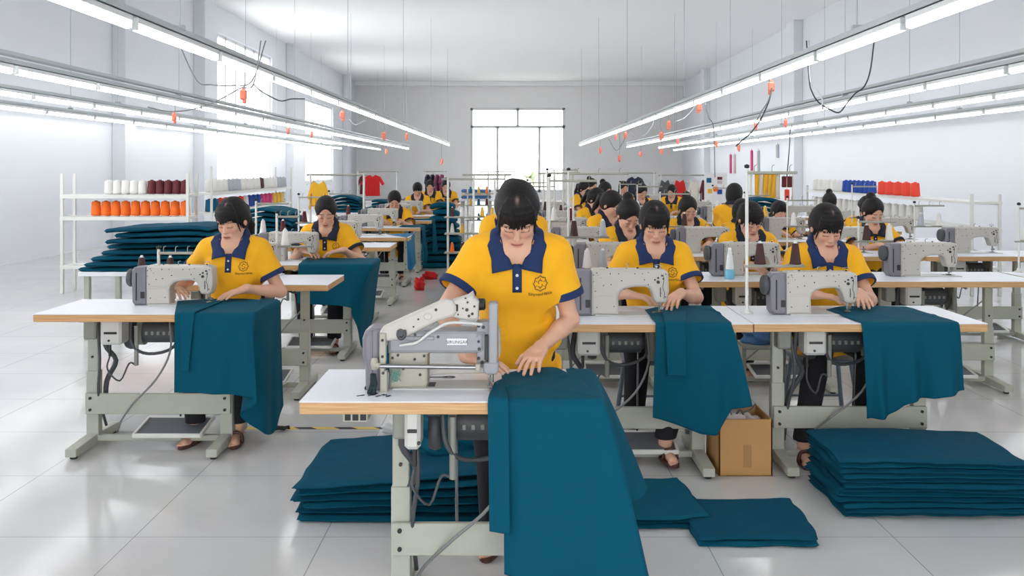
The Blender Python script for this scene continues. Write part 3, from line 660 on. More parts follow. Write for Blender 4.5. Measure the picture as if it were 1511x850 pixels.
# ------------------------------------------------------------------ furniture and machines (prototypes)
ZT = 0.78
def make_table(L=1.17, D=0.58, label='', group=None, right_open=False, pedal=True, loc=(0, 0, 0), postin=(0.2, 0.22), box_x=None, bw=.115):
    """origin: floor point below the front left corner of the top"""
    t = empty('sewing_table', loc, 0, label, 'table', group)
    mb = MB(); mb.b2(0.001, L - 0.001, 0.001, D - 0.001, ZT - 0.043, ZT - 0.0042, 1, 0.002); mb.b2(0, L, 0, D, ZT - 0.004, ZT, 0, 0.0015)
    mb.build('tabletop', ['white_top', 'ply'], t)
    ym = D * 0.5
    for k, x in enumerate((postin[0], L - postin[1])):
        mb = MB(); mb.b2(x - 0.03, x + 0.03, ym - 0.02, ym + 0.02, 0.05, ZT - 0.07, 0, 0.004); mb.b2(x - 0.04, x + 0.04, ym - 0.13, ym + 0.13, ZT - 0.07, ZT - 0.043, 0, 0.003)
        mb.b2(x - 0.034, x + 0.034, ym - 0.027, ym + 0.027, 0.05, 0.42, 0, 0.003)
        for z in (0.2, 0.28, 0.5): mb.cyl((x, ym - 0.029, z), (x, ym - 0.023, z), 0.007, mi=1, n=10)
        lg = mb.build('leg', ['leg', 'dot'], t)
        mb = MB(); mb.prism([(-0.0, 0.016), (0.0, 0.058), (D * 0.5, 0.072), (D, 0.058), (D, 0.016)], -0.03, 0.03, 0, 0.004); mb.xform(rotz(PI / 2)); mb.xform(t=(x, 0, 0)); 
        for y in (0.04, D - 0.04): mb.lathe([(0.018, 0), (0.02, 0.006), (0.014, 0.016)], (x, y, 0), 12, 1)
        mb.build('foot', ['leg', 'dark'], lg)
    mb = MB(); mb.b2(postin[0] - 0.03, L - postin[1] + 0.03, ym - 0.052, ym - 0.030, 0.185, 0.30, 0, 0.003)
    for x in (postin[0], L - postin[1]):
        for z in (0.21, 0.275): mb.cyl((x, ym - 0.060, z), (x, ym - 0.052, z), 0.008, mi=1, n=10)
    mb.build('crossbeam', ['leg', 'dot'], t)
    mb = MB(); mb.b2(postin[0] + 0.03, L - postin[1] - 0.03, ym - 0.03, ym + 0.0, 0.03, 0.062, 0, 0.003); mb.build('foot_bar', 'leg', t)
    if pedal:
        px = L * 0.55; mb = MB(); R = rotx(0.16)
        mb.box((0, 0, 0), (0.36, 0.24, 0.012), 1, 0.003); mb.box((0, -0.12, 0.003), (0.38, 0.018, 0.022), 0); mb.box((0, 0.12, 0.003), (0.38, 0.018, 0.022), 0); mb.box((-0.185, 0, 0.003), (0.016, 0.24, 0.022), 0); mb.box((0.185, 0, 0.003), (0.016, 0.24, 0.022), 0)
        mb.xform(R, (px, ym + 0.02, 0.095)); mb.build('pedal', ['pole', 'rubbermat'], t)
    # drive gear below the top
    bx = postin[0] + 0.1 if box_x is None else box_x; mb = MB()
    mb.b2(bx, bx + bw, ym - 0.16, ym - 0.04, ZT - 0.19, ZT - 0.045, 0, 0.012); mb.b2(bx + 0.2 * bw, bx + 0.8 * bw, ym - 0.165, ym - 0.158, ZT - 0.13, ZT - 0.118, 1, 0.001); mb.cyl((bx + 0.03, ym - 0.1, ZT - 0.26), (bx + 0.03, ym - 0.1, ZT - 0.19), 0.008, mi=1)
    mb.cyl((bx + 0.05, ym - 0.166, ZT - 0.165), (bx + 0.05, ym - 0.158, ZT - 0.165), 0.006, mi=1); mb.build('control_box', ['pale', 'dot'], t)
    mb = MB(); c = np.array((bx + 0.26, ym + 0.05, ZT - 0.15)); mb.cyl(c - (0.09, 0, 0), c + (0.09, 0, 0), 0.062, n=24); mb.cyl(c + (0.09, 0, 0), c + (0.11, 0, 0), 0.05, 0.04, n=24); mb.cyl(c - (0.12, 0, 0), c - (0.09, 0, 0), 0.075, n=24, mi=1)
    mb.b2(c[0] - 0.05, c[0] + 0.05, c[1] - 0.03, c[1] + 0.03, ZT - 0.09, ZT - 0.044, 1); mb.b2(c[0] + 0.12, c[0] + 0.15, c[1] - 0.10, c[1] + 0.04, ZT - 0.24, ZT - 0.05, 1, 0.004)
    for k in range(5): mb.b2(c[0] - 0.07 + k * 0.033, c[0] - 0.055 + k * 0.033, c[1] - 0.068, c[1] + 0.068, c[2] - 0.01, c[2] + 0.01, 1, 0.002)
    mo = mb.build('motor', ['darkgrey', 'leg_d'], t)
    mb = MB(); mb.b2(postin[0] - 0.02, postin[0] + 0.05, ym - 0.10, ym + 0.02, ZT - 0.17, ZT - 0.045, 0, 0.008); mb.b2(bx - 0.05, bx + 0.4, ym + 0.1, ym + 0.12, ZT - 0.08, ZT - 0.045, 0); mb.cyl((bx + 0.16, ym - 0.06, ZT - 0.32), (bx + 0.16, ym - 0.06, ZT - 0.1), 0.012); mb.build('bracket', 'leg_d', t)
    mb = MB(); mb.tube([(bx + 0.36, ym - 0.1, ZT - 0.06), (bx + 0.37, ym - 0.12, 0.55), (bx + 0.30, ym - 0.14, 0.40), (bx + 0.16, ym - 0.1, 0.26), (bx + 0.06, ym - 0.02, 0.14), (bx + 0.02, ym + 0.02, 0.066)], 0.006)
    mb.build('cable', 'cable', t)
    mb = MB(); mb.tube([(postin[0] + 0.045, ym - 0.07, ZT - 0.06), (postin[0] + 0.07, ym - 0.09, 0.5), (postin[0] + 0.045, ym - 0.05, 0.3), (postin[0] + 0.05, ym + 0.04, 0.1)], 0.008)
    mb.tube([(bx + 0.03, ym - 0.1, ZT - 0.26), (bx + 0.025, ym - 0.12, 0.45), (bx + 0.08, ym - 0.09, 0.38), (bx + 0.12, ym - 0.06, 0.47), (bx + 0.16, ym - 0.06, ZT - 0.32)], 0.005)
    mb.build('cable', 'darkgrey', t)
    mb = MB(); mb.lathe([(0.02, -.022), (0.075, -.022), (0.082, 0), (0.075, .022), (0.02, .022)], (bx + .09, ym + .06, ZT - .17), 24, 0, roty(PI / 2)); mb.b2(bx + .06, bx + .12, ym + .0, ym + .12, ZT - .12, ZT - .044, 0, .006)
    mb.tube([(bx + .0, ym - .03, ZT - .06), (bx - .02, ym - .05, ZT - .2), (bx + .03, ym - .02, ZT - .3), (bx - .03, ym, ZT - .42), (bx - .05, ym + .03, .2)], .014, 8); mb.tube([(bx + .12, ym - .03, ZT - .06), (bx + .14, ym - .07, ZT - .2), (bx + .22, ym - .04, ZT - .26), (bx + .36, ym - .03, ZT - .22), (bx + .40, ym - .02, ZT - .06)], .009, 8); mb.build('belt_guard', 'darkgrey', mo)
    mb = MB(); mb.cyl((px if pedal else L / 2, ym + 0.12, 0.13), (px if pedal else L / 2, ym + 0.07, ZT - 0.2), 0.006); mb.build('pull_rod', 'steel', t)
    freeze_kids(t); return t

def make_machine(label='', loc=(0, 0, 0), group=None):
    """industrial lockstitch machine seen from behind; origin: bed at the left foot of the pillar, z = table top"""
    t = empty('sewing_machine', loc, 0, label, 'sewing machine', group)
    mb = MB()
    poly = [(0, 0.0), (0.0, 0.232), (0.012, 0.245), (0.375, 0.243), (0.398, 0.236), (0.408, 0.222), (0.412, 0.13), (0.400, 0.078), (0.388, 0.066), (0.345, 0.066), (0.334, 0.078), (0.322, 0.118),
            (0.308, 0.142), (0.285, 0.152), (0.22, 0.150), (0.175, 0.140), (0.152, 0.120), (0.144, 0.095), (0.146, 0.0)]
    mb.prism(poly, -0.055, 0.055, 0, 0.014)
    mb.b2(0.012, 0.13, -0.058, -0.052, 0.105, 0.118, 0, 0.001)
    rs = random.Random(3)
    for x, z, r in ((0.012, .215, 3), (0.012, .18, 2.5), (0.03, .226, 3), (.035, .215, 2), (.10, .222, 3.5), (.145, .222, 3), (.16, .185, 3.5), (.23, .222, 3), (.27, .222, 2.5), (.30, .228, 2.5), (.28, .19, 3), (.335, .19, 4.5), (.352, .20, 5.5), (.352, .178, 6.5), (.372, .212, 5), (.378, .195, 4), (.392, .22, 3), (.30, .165, 3), (.105, .165, 3), (.065, .16, 3), (.022, .13, 3), (.03, .045, 3), (.12, .05, 3), (.365, .12, 3), (.39, .10, 3), (.05, .20, 2)):
        mb.cyl((x, -0.0595, z), (x, -0.054, z), r * 0.001, n=10, mi=1)
    mb.b2(.362, .366, -0.058, -0.053, .10, .15, 1, .0005)
    for x in (.09, .25, .36): mb.cyl((x, 0, .243), (x, 0, .250), 0.006, mi=1, n=10)
    mb.build('machine_body', ['mach', 'dot'], t)
    mb = MB(); mb.prism([(-0.085, 0.02), (-0.09, 0.15), (-0.088, 0.215), (-0.07, 0.236), (0.002, 0.238), (0.002, 0.0), (-0.07, -0.0)], -0.058, 0.062, 0, 0.014)
    mb.b2(-0.03, -0.005, -0.063, -0.056, 0.045, 0.085, 1, 0.002); mb.b2(-0.06, -0.052, -0.0605, -0.056, 0.03, 0.2, 1, 0.001); mb.build('motor_housing', ['mgrey', 'dot'], t)
    mb = MB(); mb.lathe([(0.02, -0.02), (0.048, -0.018), (0.056, -0.008), (0.056, 0.010), (0.046, 0.018), (0.018, 0.02)], (-0.108, 0.0, 0.165), 24, 0, roty(PI / 2)); mb.build('handwheel', 'darkgrey', t)
    mb = MB(); mb.b2(0.02, 0.43, -0.075, 0.075, 0.0, 0.006, 0, 0.002); mb.b2(0.33, 0.40, -0.03, 0.04, 0.006, 0.0085, 1, 0.0005); mb.build('bed_plate', ['pale', 'steel'], t)
    mb = MB(); mb.cyl((0.366, 0.0, 0.02), (0.366, 0.0, 0.07), 0.004); mb.cyl((0.366, 0.0, 0.009), (0.366, 0.0, 0.022), 0.0012, n=6); mb.build('needle_bar', 'steel', t)
    mb = MB(); mb.cyl((0.376, 0.012, 0.016), (0.376, 0.012, 0.07), 0.0045); mb.b2(0.355, 0.385, -0.012, 0.024, 0.0095, 0.014, 0, 0.001); mb.b2(0.366, 0.392, 0.005, 0.02, 0.024, 0.040, 0, 0.001); mb.build('presser_foot', 'steel', t)
    mb = MB(); mb.tube([(0.345, 0, 0.243), (0.345, 0, 0.262), (0.375, 0, 0.262), (0.375, 0, 0.243)], 0.002, 6); mb.tube([(0.19, -0.02, 0.243), (0.19, -0.02, 0.266), (0.205, -0.02, 0.27)], 0.0025, 6)
    mb.cyl((0.06, -0.03, 0.245), (0.06, -0.03, 0.253), 0.014, mi=1); mb.build('thread_guide', ['steel', 'pale'], t)
    mb = MB(); mb.tube([(0.378, -0.058, 0.215), (0.382, -0.062, 0.19), (0.375, -0.064, 0.15), (0.385, -0.062, 0.12), (0.38, -0.05, 0.075)], 0.0014, 5, sub=3); mb.cyl((0.352, -0.062, 0.178), (0.352, -0.055, 0.178), 0.0085, n=14); mb.build('tension_wire', 'dot', t)
    freeze_kids(t); return t

CONE_PROF = [(0.0, 0.0), (0.030, 0.0), (0.032, 0.003), (0.029, 0.012), (0.017, 0.105), (0.014, 0.112), (0.009, 0.113), (0.008, 0.122), (0.0, 0.122)]
def thread_cone(mat_, loc, label, sc=1.0, group=None, fat=False):
    mb = MB()
    if fat: mb.lathe([(0.0, 0), (0.034, 0.0), (0.036, 0.006)], (0, 0, 0), 18, 1); mb.lathe([(0.035, 0.006), (0.047, 0.012), (0.047, 0.03), (0.040, 0.135), (0.034, 0.142), (0.016, 0.144), (0.014, 0.152), (0, 0.152)], (0, 0, 0), 18, 0)
    else: mb.lathe(CONE_PROF[:6], (0, 0, 0), 18, 0); mb.lathe([(0.014, 0.112), (0.009, 0.114), (0.007, 0.124), (0, 0.124)], (0, 0, 0), 12, 1)
    mb.xform(sc=sc); o = mb.build('thread_cone', [mat_, 'paper'], None, loc); return tag(o, label, 'thread', group)
def thread_stand(loc, h, bar, label, trayz=None, tray=(-0.03, 0.26), group=None, double=False, r=0.009):
    t = empty('thread_stand', loc, 0, label, 'thread stand', group)
    mb = MB(); mb.lathe([(0.034, 0), (0.034, 0.006), (0.016, 0.014), (0.012, 0.03)], n=16); mb.cyl((0, 0, 0.006), (0, 0, h), r, n=12); mb.build('pole', 'pole', t)
    if double: mb = MB(); mb.cyl((0.035, 0.02, 0.03), (0.035, 0.02, h * 0.98), r * 0.7); mb.b2(-0.01, 0.045, -0.01, 0.03, 0.02, 0.035); mb.build('pole', 'pole', t)
    mb = MB(); mb.b2(min(0, bar), max(0, bar), -0.011, 0.011, h - 0.03, h - 0.015, 0, 0.003)
    for f_ in (0.15, 0.5, 0.85): mb.tube([(bar * f_, 0, h - 0.02), (bar * f_, 0, h + 0.01), (bar * f_ + 0.012, 0, h + 0.02)], 0.0025, 6)
    mb.build('top_bar', 'polebar', t); mb = MB(); mb.lathe([(0, 0), (0.014, 0.004), (0.014, 0.018), (0, 0.024)], (0, 0, h), 12); mb.build('end_cap', 'dark', t)
    if trayz:
        mb = MB(); mb.b2(tray[0], tray[1], -0.012, 0.012, trayz - 0.016, trayz - 0.004, 0, 0.003)
        for x in (tray[0] + 0.09, tray[1] - 0.05): mb.lathe([(0.0, 0), (0.045, 0), (0.045, 0.004), (0, 0.004)], (x, 0, trayz - 0.004), 16); mb.cyl((x, 0, trayz), (x, 0, trayz + 0.03), 0.004)
        mb.build('spool_tray', 'polebar', t)
    return t

def slab(name, mat_, c, sx, sy, th, zfun, rz=0.0, seed=0, wob=0.012, n=(44, 30), parent=None, rib=3):
    """a folded length of cloth: thick rounded slab following a height function"""
    nu, nv = n; rs = np.random.default_rng(seed); ph = rs.uniform(0, 6.28, 8)
    U = np.linspace(-1, 1, nu); Vv = np.linspace(-1, 1, nv); X = np.outer(U, np.ones(nv)); Y = np.outer(np.ones(nu), Vv)
    fx = 1 + wob / sx * (np.sin(3 * Y + ph[0]) + 0.6 * np.sin(7 * Y + ph[1])); fy = 1 + wob / sy * (np.sin(3.4 * X + ph[2]) + 0.6 * np.sin(8 * X + ph[3]))
    PX = X * sx / 2 * fx; PY = Y * sy / 2 * fy; ca, sa = math.cos(rz), math.sin(rz); WX = c[0] + PX * ca - PY * sa; WY = c[1] + PX * sa + PY * ca
    e = np.minimum((1 - np.abs(X)) * sx / 2, (1 - np.abs(Y)) * sy / 2); rr = th * 0.5; prof = np.sqrt(np.clip(1 - (1 - np.clip(e / rr, 0, 1)) ** 2, 0, 1))
    # move rim rows so the rounded edge is resolved
    mid = zfun(WX, WY) + c[2] + th / 2 + 0.0015 * np.sin(WX * 40 + ph[4]) * np.sin(WY * 33 + ph[5])
    ridge = 0.0
    T_ = np.stack([WX, WY, mid + prof * th / 2 + ridge], 2); B_ = np.stack([WX, WY, mid - prof * th / 2], 2)
    mb = MB(); a, b_ = nu, nv; off = a * b_; fs = []
    for i in range(a - 1):
        for j in range(b_ - 1): q_ = [i * b_ + j, (i + 1) * b_ + j, (i + 1) * b_ + j + 1, i * b_ + j + 1]; fs.append(q_); fs.append([k + off for k in q_[::-1]])
    rim = [j for j in range(b_)] + [i * b_ + b_ - 1 for i in range(1, a)] + [(a - 1) * b_ + j for j in range(b_ - 2, -1, -1)] + [i * b_ for i in range(a - 2, 0, -1)]
    for k in range(len(rim)): p, q2 = rim[k], rim[(k + 1) % len(rim)]; fs.append([p, q2, q2 + off, p + off])
    mb.add(np.vstack([T_.reshape(-1, 3), B_.reshape(-1, 3)]), fs, 0, True)
    return mb.build(name, mat_, parent)
def nonlin(n, s):
    u = np.linspace(-1, 1, n); return np.sign(u) * (1 - (1 - np.abs(u)) ** s)

def drape(name, cols, label, ztop=ZT, mat_='teal', nu=110, nt=26, nd=44, r=0.018, ripple=0.0, rfreq=9, th=0.004, group=None, extra=None, seed=0, parent=None, wr=0.0022, cat='fabric', lin_=False):
    """cloth lying on the table and falling over its edge. cols: [(back_x, back_y), (edge_x, edge_y), (bottom_x, bottom_y, bottom_z)]"""
    A = np.array([list(c[0]) + list(c[1]) + list(c[2]) for c in cols], float)
    if lin_: tt_ = np.linspace(0, len(A) - 1, nu); A = np.stack([np.interp(tt_, np.arange(len(A)), A[:, k]) for k in range(7)], 1)
    else: A = splineN(A, nu)
    rs = np.random.default_rng(seed); ph = rs.uniform(0, 6.28, 6)
    RD = [(rs.uniform(-.2, 1.0), rs.uniform(-.2, 1.2), rs.uniform(-1.2, 1.2), rs.uniform(.5, 1.6), rs.uniform(.025, .06)) for _ in range(7)]
    def wrk(a, b_): return sum(wr * k3 * math.exp(-(((a - k0) + (b_ - k1) * k2) / k4) ** 2) for k0, k1, k2, k3, k4 in RD)
    G = np.zeros((nu, nt + nd, 3)); zt = ztop + 0.004 + th / 2
    for i in range(nu):
        b_, e, d = A[i, 0:2], A[i, 2:4], A[i, 4:7]; un_ = i / (nu - 1)
        dirn = e - b_; L = np.linalg.norm(dirn) + 1e-9; dirn = dirn / L; e2 = e - dirn * r
        for k in range(nt):
            f_ = k / (nt - 1); p = b_ * (1 - f_) + e2 * f_; w_ = math.sin(PI * f_) ** 0.7
            G[i, k] = (p[0], p[1], zt + w_ * wrk(un_, f_))
        drop = zt - d[2]
        for k in range(nd):
            f_ = (k + 1) / nd; s_ = f_ * drop
            if s_ < r * 1.2: a = (s_ / (r * 1.2)) * PI / 2; ox = r * math.sin(a) - r; oz = -(r - r * math.cos(a))
            else: ox = 0; oz = -(r + (s_ - r * 1.2) * (drop - r) / (drop - r * 1.2))
            g = max(0, (s_ - r) / max(drop, 0.05)); g2 = g ** 0.85
            p = e + (d[:2] - e) * g2 + dirn * ox
            rp = ripple * g * math.sin(un_ * rfreq * 2 * PI + ph[2]) + ripple * 0.5 * g * math.sin(un_ * rfreq * 3.7 * PI + ph[3] + 2 * g)
            p = p + dirn * (rp + 0.003)
            G[i, nt + k] = (p[0], p[1], zt + oz)
    mb = MB(); mb.sheet(G, th); o = mb.build(name, mat_, parent)
    if label: tag(o, label, cat, group)
    return o

def garment(loc, mat_, label, w=0.46, h=0.6, rz=0.0, group=None, hanger=True):
    """short-sleeved top on a hanger, origin at the hook"""
    t = empty('hanging_garment', loc, rz, label, 'clothes', group); z0 = -0.10
    out = [(-0.07, z0), (-w * 0.40, z0 - 0.05), (-w * 0.62, z0 - 0.24), (-w * 0.48, z0 - 0.28), (-w * 0.36, z0 - 0.17), (-w * 0.38, z0 - h), (w * 0.38, z0 - h), (w * 0.36, z0 - 0.17), (w * 0.48, z0 - 0.28), (w * 0.62, z0 - 0.24), (w * 0.40, z0 - 0.05), (0.07, z0), (0.0, z0 - 0.05)]
    mb = MB(); mb.prism(out, -0.03, 0.03, 0, 0.018)
    for x in (-0.11, -0.04, 0.05, 0.12): mb.tube([(x, -0.026, z0 - 0.2), (x * 1.1, -0.034, z0 - 0.4), (x * 1.15, -0.026, z0 - h + 0.01)], 0.010, 6)
    mb.build('garment_body', mat_, t)
    mb = MB(); mb.tube([(0, 0, 0.0), (0.02, 0, 0.015), (0.018, 0, -0.02), (0, 0, -0.05), (0, 0, -0.075)], 0.003, 6); mb.tube([(-0.18, 0, -0.16), (0, 0, -0.075), (0.18, 0, -0.16)], 0.006, 6, sub=1); mb.build('hanger', 'pole', t)
    return t
def clothes_rack(loc, L, H, label, group=None, shelf=True, rz=0.0):
    t = empty('clothes_rack', loc, rz, label, 'rack', group)
    for x in (0, L):
        mb = MB(); mb.cyl((x, 0, 0.03), (x, 0, H), 0.016); mb.b2(x - 0.016, x + 0.016, -0.22, 0.22, 0, 0.03); mb.build('post', 'pole', t)
    mb = MB(); mb.cyl((-0.05, 0, H - 0.02), (L + 0.05, 0, H - 0.02), 0.014); mb.build('rail', 'polebar', t)
    if shelf: mb = MB(); mb.b2(-0.02, L + 0.02, -0.18, 0.18, 0.70, 0.725); mb.build('shelf', 'pole', t)
    return t
def shelf_unit(loc, L, D, boards, H, label, rz=0.0):
    t = empty('shelving_unit', loc, rz, label, 'shelf')
    for x in (0, L):
        for y in (0, D): mb = MB(); mb.b2(x - 0.018, x + 0.018, y - 0.018, y + 0.018, 0, H); mb.build('post', 'pole', t)
    for z in boards: mb = MB(); mb.b2(-0.02, L + 0.02, -0.02, D + 0.02, z - 0.03, z); mb.b2(-0.02, L + 0.02, -0.024, -0.018, z - 0.045, z, 0, 0.001); mb.build('shelf_board', 'pole', t)
    return t
def stool(loc, label, group=None, rz=0.0):
    t = empty('work_stool', loc, rz, label, 'stool', group)
    mb = MB(); mb.b2(-0.17, 0.17, -0.15, 0.15, 0.40, 0.43, 0, 0.012); mb.build('seat', 'chair', t)
    for sx in (-1, 1):
        for sy in (-1, 1): mb = MB(); mb.cyl((sx * 0.19, sy * 0.17, 0.0), (sx * 0.14, sy * 0.12, 0.405), 0.014, n=10); mb.build('leg', 'chair', t)
    mb = MB()
    for sy in (-1, 1): mb.cyl((-0.175, sy * 0.155, 0.15), (0.175, sy * 0.155, 0.15), 0.008, n=8)
    mb.build('stretcher', 'chair', t); return t
# ================================================================== the room
XL, XR, YB, ZC, Y0 = -8.3, 8.9, 50.0, 6.15, -3.0
def st(o): o['kind'] = 'structure'; return o
mb = MB(); mb.b2(XL - .3, XR + .3, Y0, YB + .3, -0.1, 0, 0, 0); st(mb.build('floor', 'floor'))
mb = MB(); mb.b2(XL - .3, XR + .3, Y0, YB + .3, ZC, ZC + .2, 0, 0); st(mb.build('ceiling', 'ceil'))
# left wall: two tall window bays, plus an unseen near bay added for daylight
wins_l = [(3.5, 10.5), (26.6, 32.6), (37.8, 43.6)]; WZ0 = 1.0; TOPS = {3.5: 5.0, 26.6: 5.4, 37.8: 4.4}
mb = MB(); ys = [Y0] + [v for w in wins_l for v in w] + [YB]
for i in range(0, len(ys), 2): mb.b2(XL - .3, XL, ys[i], ys[i + 1], 0, ZC, 0, 0)
for a, b_ in wins_l: mb.b2(XL - .3, XL, a, b_, 0, WZ0, 0, 0); mb.b2(XL - .3, XL, a, b_, TOPS[a], ZC, 0, 0)
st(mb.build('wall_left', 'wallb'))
mb = MB(); mb.b2(XL, -3.6, Y0 - .3, Y0, 0, ZC, 0, 0); mb.b2(3.6, XR, Y0 - .3, Y0, 0, ZC, 0, 0); mb.b2(-3.6, 3.6, Y0 - .3, Y0, 3.0, ZC, 0, 0); st(mb.build('wall_front_added', 'wallb'))  # unseen wall added behind the camera, its opening sized to limit front daylight
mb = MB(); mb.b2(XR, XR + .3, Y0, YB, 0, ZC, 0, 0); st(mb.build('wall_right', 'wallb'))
BW = (wx(694, YB), wx(834, YB)); BZ0, BZ1 = 0.35, wz(159, YB)
mb = MB(); mb.b2(XL - .3, BW[0], YB, YB + .3, 0, ZC, 0, 0); mb.b2(BW[1], XR + .3, YB, YB + .3, 0, ZC, 0, 0); mb.b2(BW[0], BW[1], YB, YB + .3, 0, BZ0, 0, 0); mb.b2(BW[0], BW[1], YB, YB + .3, BZ1, ZC, 0, 0)
st(mb.build('wall_back', 'wall'))
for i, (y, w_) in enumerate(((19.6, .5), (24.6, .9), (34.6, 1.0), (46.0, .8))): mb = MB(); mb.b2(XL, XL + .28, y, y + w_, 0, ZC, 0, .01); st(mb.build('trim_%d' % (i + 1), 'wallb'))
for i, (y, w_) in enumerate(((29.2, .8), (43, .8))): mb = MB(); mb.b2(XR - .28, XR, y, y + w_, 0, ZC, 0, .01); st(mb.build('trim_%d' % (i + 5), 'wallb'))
mb = MB(); mb.b2(XL, XR, YB - .5, YB, ZC - .22, ZC, 0, .01); st(mb.build('trim_7', 'ceil'))
# glazing; the first left window is unseen, added for daylight
gm, nt_, gb = new_mat('frosted_glass'); gb.inputs['Transmission Weight'].default_value = 1.0; gb.inputs['Roughness'].default_value = 0.25; gb.inputs['IOR'].default_value = 1.02; gb.inputs['Base Color'].default_value = (1, 1, 1, 1); MT['glass'] = gm
wn = 0
for a, b_ in wins_l:
    wn += 1; mb = MB(); n = 6; WZ1 = TOPS[a]
    for k in range(n + 1): y = a + (b_ - a) * k / n; mb.b2(XL - .2, XL - .08, y - .05, y + .05, WZ0, WZ1, 0, .005)
    for z in (WZ0 + .04, WZ0 + 1.95, WZ1 - .04): mb.b2(XL - .2, XL - .08, a, b_, z - .05, z + .05, 0, .005)
    fr = st(mb.build('window_%d' % wn, 'frame_w')); mb = MB(); mb.b2(XL - .15, XL - .14, a, b_, WZ0, WZ1, 0, 0); mb.build('pane', 'glass', fr)
wn += 1; mb = MB(); zt_ = wz(187, YB)
for z in (BZ0 + .06, zt_, BZ1 - .06): mb.b2(BW[0], BW[1], YB + .08, YB + .2, z - .07, z + .07, 0, .005)
for px, z1 in ((694, 9), (734, 0), (796, 0), (834, 9), (764, 2)):
    x = wx(px, YB) + (0.06 if px == 694 else -0.06 if px == 834 else 0); mb.b2(x - .07, x + .07, YB + .08, YB + .2, zt_ if z1 == 2 else BZ0, BZ1 if z1 else zt_, 0, .005)
fr = st(mb.build('window_%d' % wn, 'frame_w')); mb = MB(); mb.b2(BW[0], BW[1], YB + .13, YB + .14, BZ0, BZ1, 0, 0); mb.build('pane', 'glass', fr)
# a pale shrub outside the back window
mb = MB(); rs = random.Random(4)
for k in range(46):
    a = rs.uniform(0, 6.28); r_ = rs.uniform(0, .9); c = np.array((wx(778, 56) + r_ * math.cos(a) * 1.0, 56 + rs.uniform(-.5, .5), wz(248, 56) + r_ * math.sin(a) * 1.5)); q_ = rs.uniform(.18, .38)
    mb.lathe([(0, -q_), (q_ * .7, -q_ * .7), (q_, 0), (q_ * .7, q_ * .7), (0, q_)], c, 8)
mb.cyl((wx(778, 56), 56, 0), (wx(778, 56), 56, 2.2), .07)
MT['shrub'] = mat('pale_shrub', rgb(205, 212, 190), 0.9); tag(mb.build('garden_shrub', 'shrub'), 'pale green shrub outside the tall back window', 'plant')
mb = MB(); mb.b2(-40, 40, YB + .4, 90, -.1, -.02, 0, 0); MT['yard'] = mat('pale_yard', rgb(225, 225, 220), 0.9); st(mb.build('ground', 'yard'))

# ================================================================== lights
ZL = 2.5
mb = MB(); mb.b2(-0.03, 0.03, -0.86, 0.86, 0.012, 0.0515, 0, .004); mb.b2(-0.028, 0.028, -0.87, -0.845, -0.035, 0.014, 0, .003); mb.b2(-0.028, 0.028, 0.845, 0.87, -0.035, 0.014, 0, .003)
bat = mb.build('hanging_light', 'batten', None, (0, 0, -50)); tag(bat, 'x', 'light')
mb = MB(); mb.cyl((0, -0.845, -0.014), (0, 0.845, -0.014), 0.025, n=10); tb = mb.build('tube', 'tube', bat)
freeze_kids(bat)
rails = [('A', -2.5, -1.0, 37.8, 'first row left of the middle aisle'), ('B', -4.8, 5.5, 44, 'second row left of the middle aisle'), ('C', -6.3, 7.0, 45.6, 'third row left of the middle aisle'), ('D', -7.75, 8.5, 43.6, 'row closest to the left wall'),
         ('E', 2.57, -1.0, 36.8, 'first row right of the middle aisle'), ('F', 4.75, 5.5, 40.5, 'second row right of the middle aisle'), ('G', 6.3, 7.0, 41.5, 'third row right of the middle aisle'), ('H', 7.8, 8.5, 46, 'row closest to the right wall')]
for nm, x, ya, yb, desc in rails:
    y = ya; k = 0
    while y + 1.8 <= yb + .3:
        o = copy_tree(bat, (x, y + .9, ZL), 0.0, 'white fluorescent tube fitting in the ' + desc, 'fluorescent tubes of the ' + desc); y += 1.8; k += 1
    L = y - ya
    r = empty('light_rail', (x, ya, ZL), 0, 'long galvanised channel carrying the fluorescent tubes, ' + desc, 'rail')
    mb = MB(); mb.b2(-.035, .035, 0, L, .05, .058, 0, .001); mb.b2(-.035, -.03, 0, L, .05, .10, 0, .001); mb.b2(.03, .035, 0, L, .05, .10, 0, .001)
    if nm in 'BF': mb.b2(-.05, .05, 0, L, .13, .17, 0, .004)
    mb.build('channel', 'tray', r)
    n = int(L / 7.2)
    for i in range(n + 1):
        yy = .9 + i * 7.2
        if yy < L: mb = MB(); mb.cyl((0, yy, .055), (0, yy, ZC - ZL), .005, n=6); mb.b2(-.04, .04, yy - .02, yy + .02, .09, .13, 0, .002); mb.build('suspension_rod', 'tray', r)
for o in (tb, bat): bpy.data.objects.remove(o)

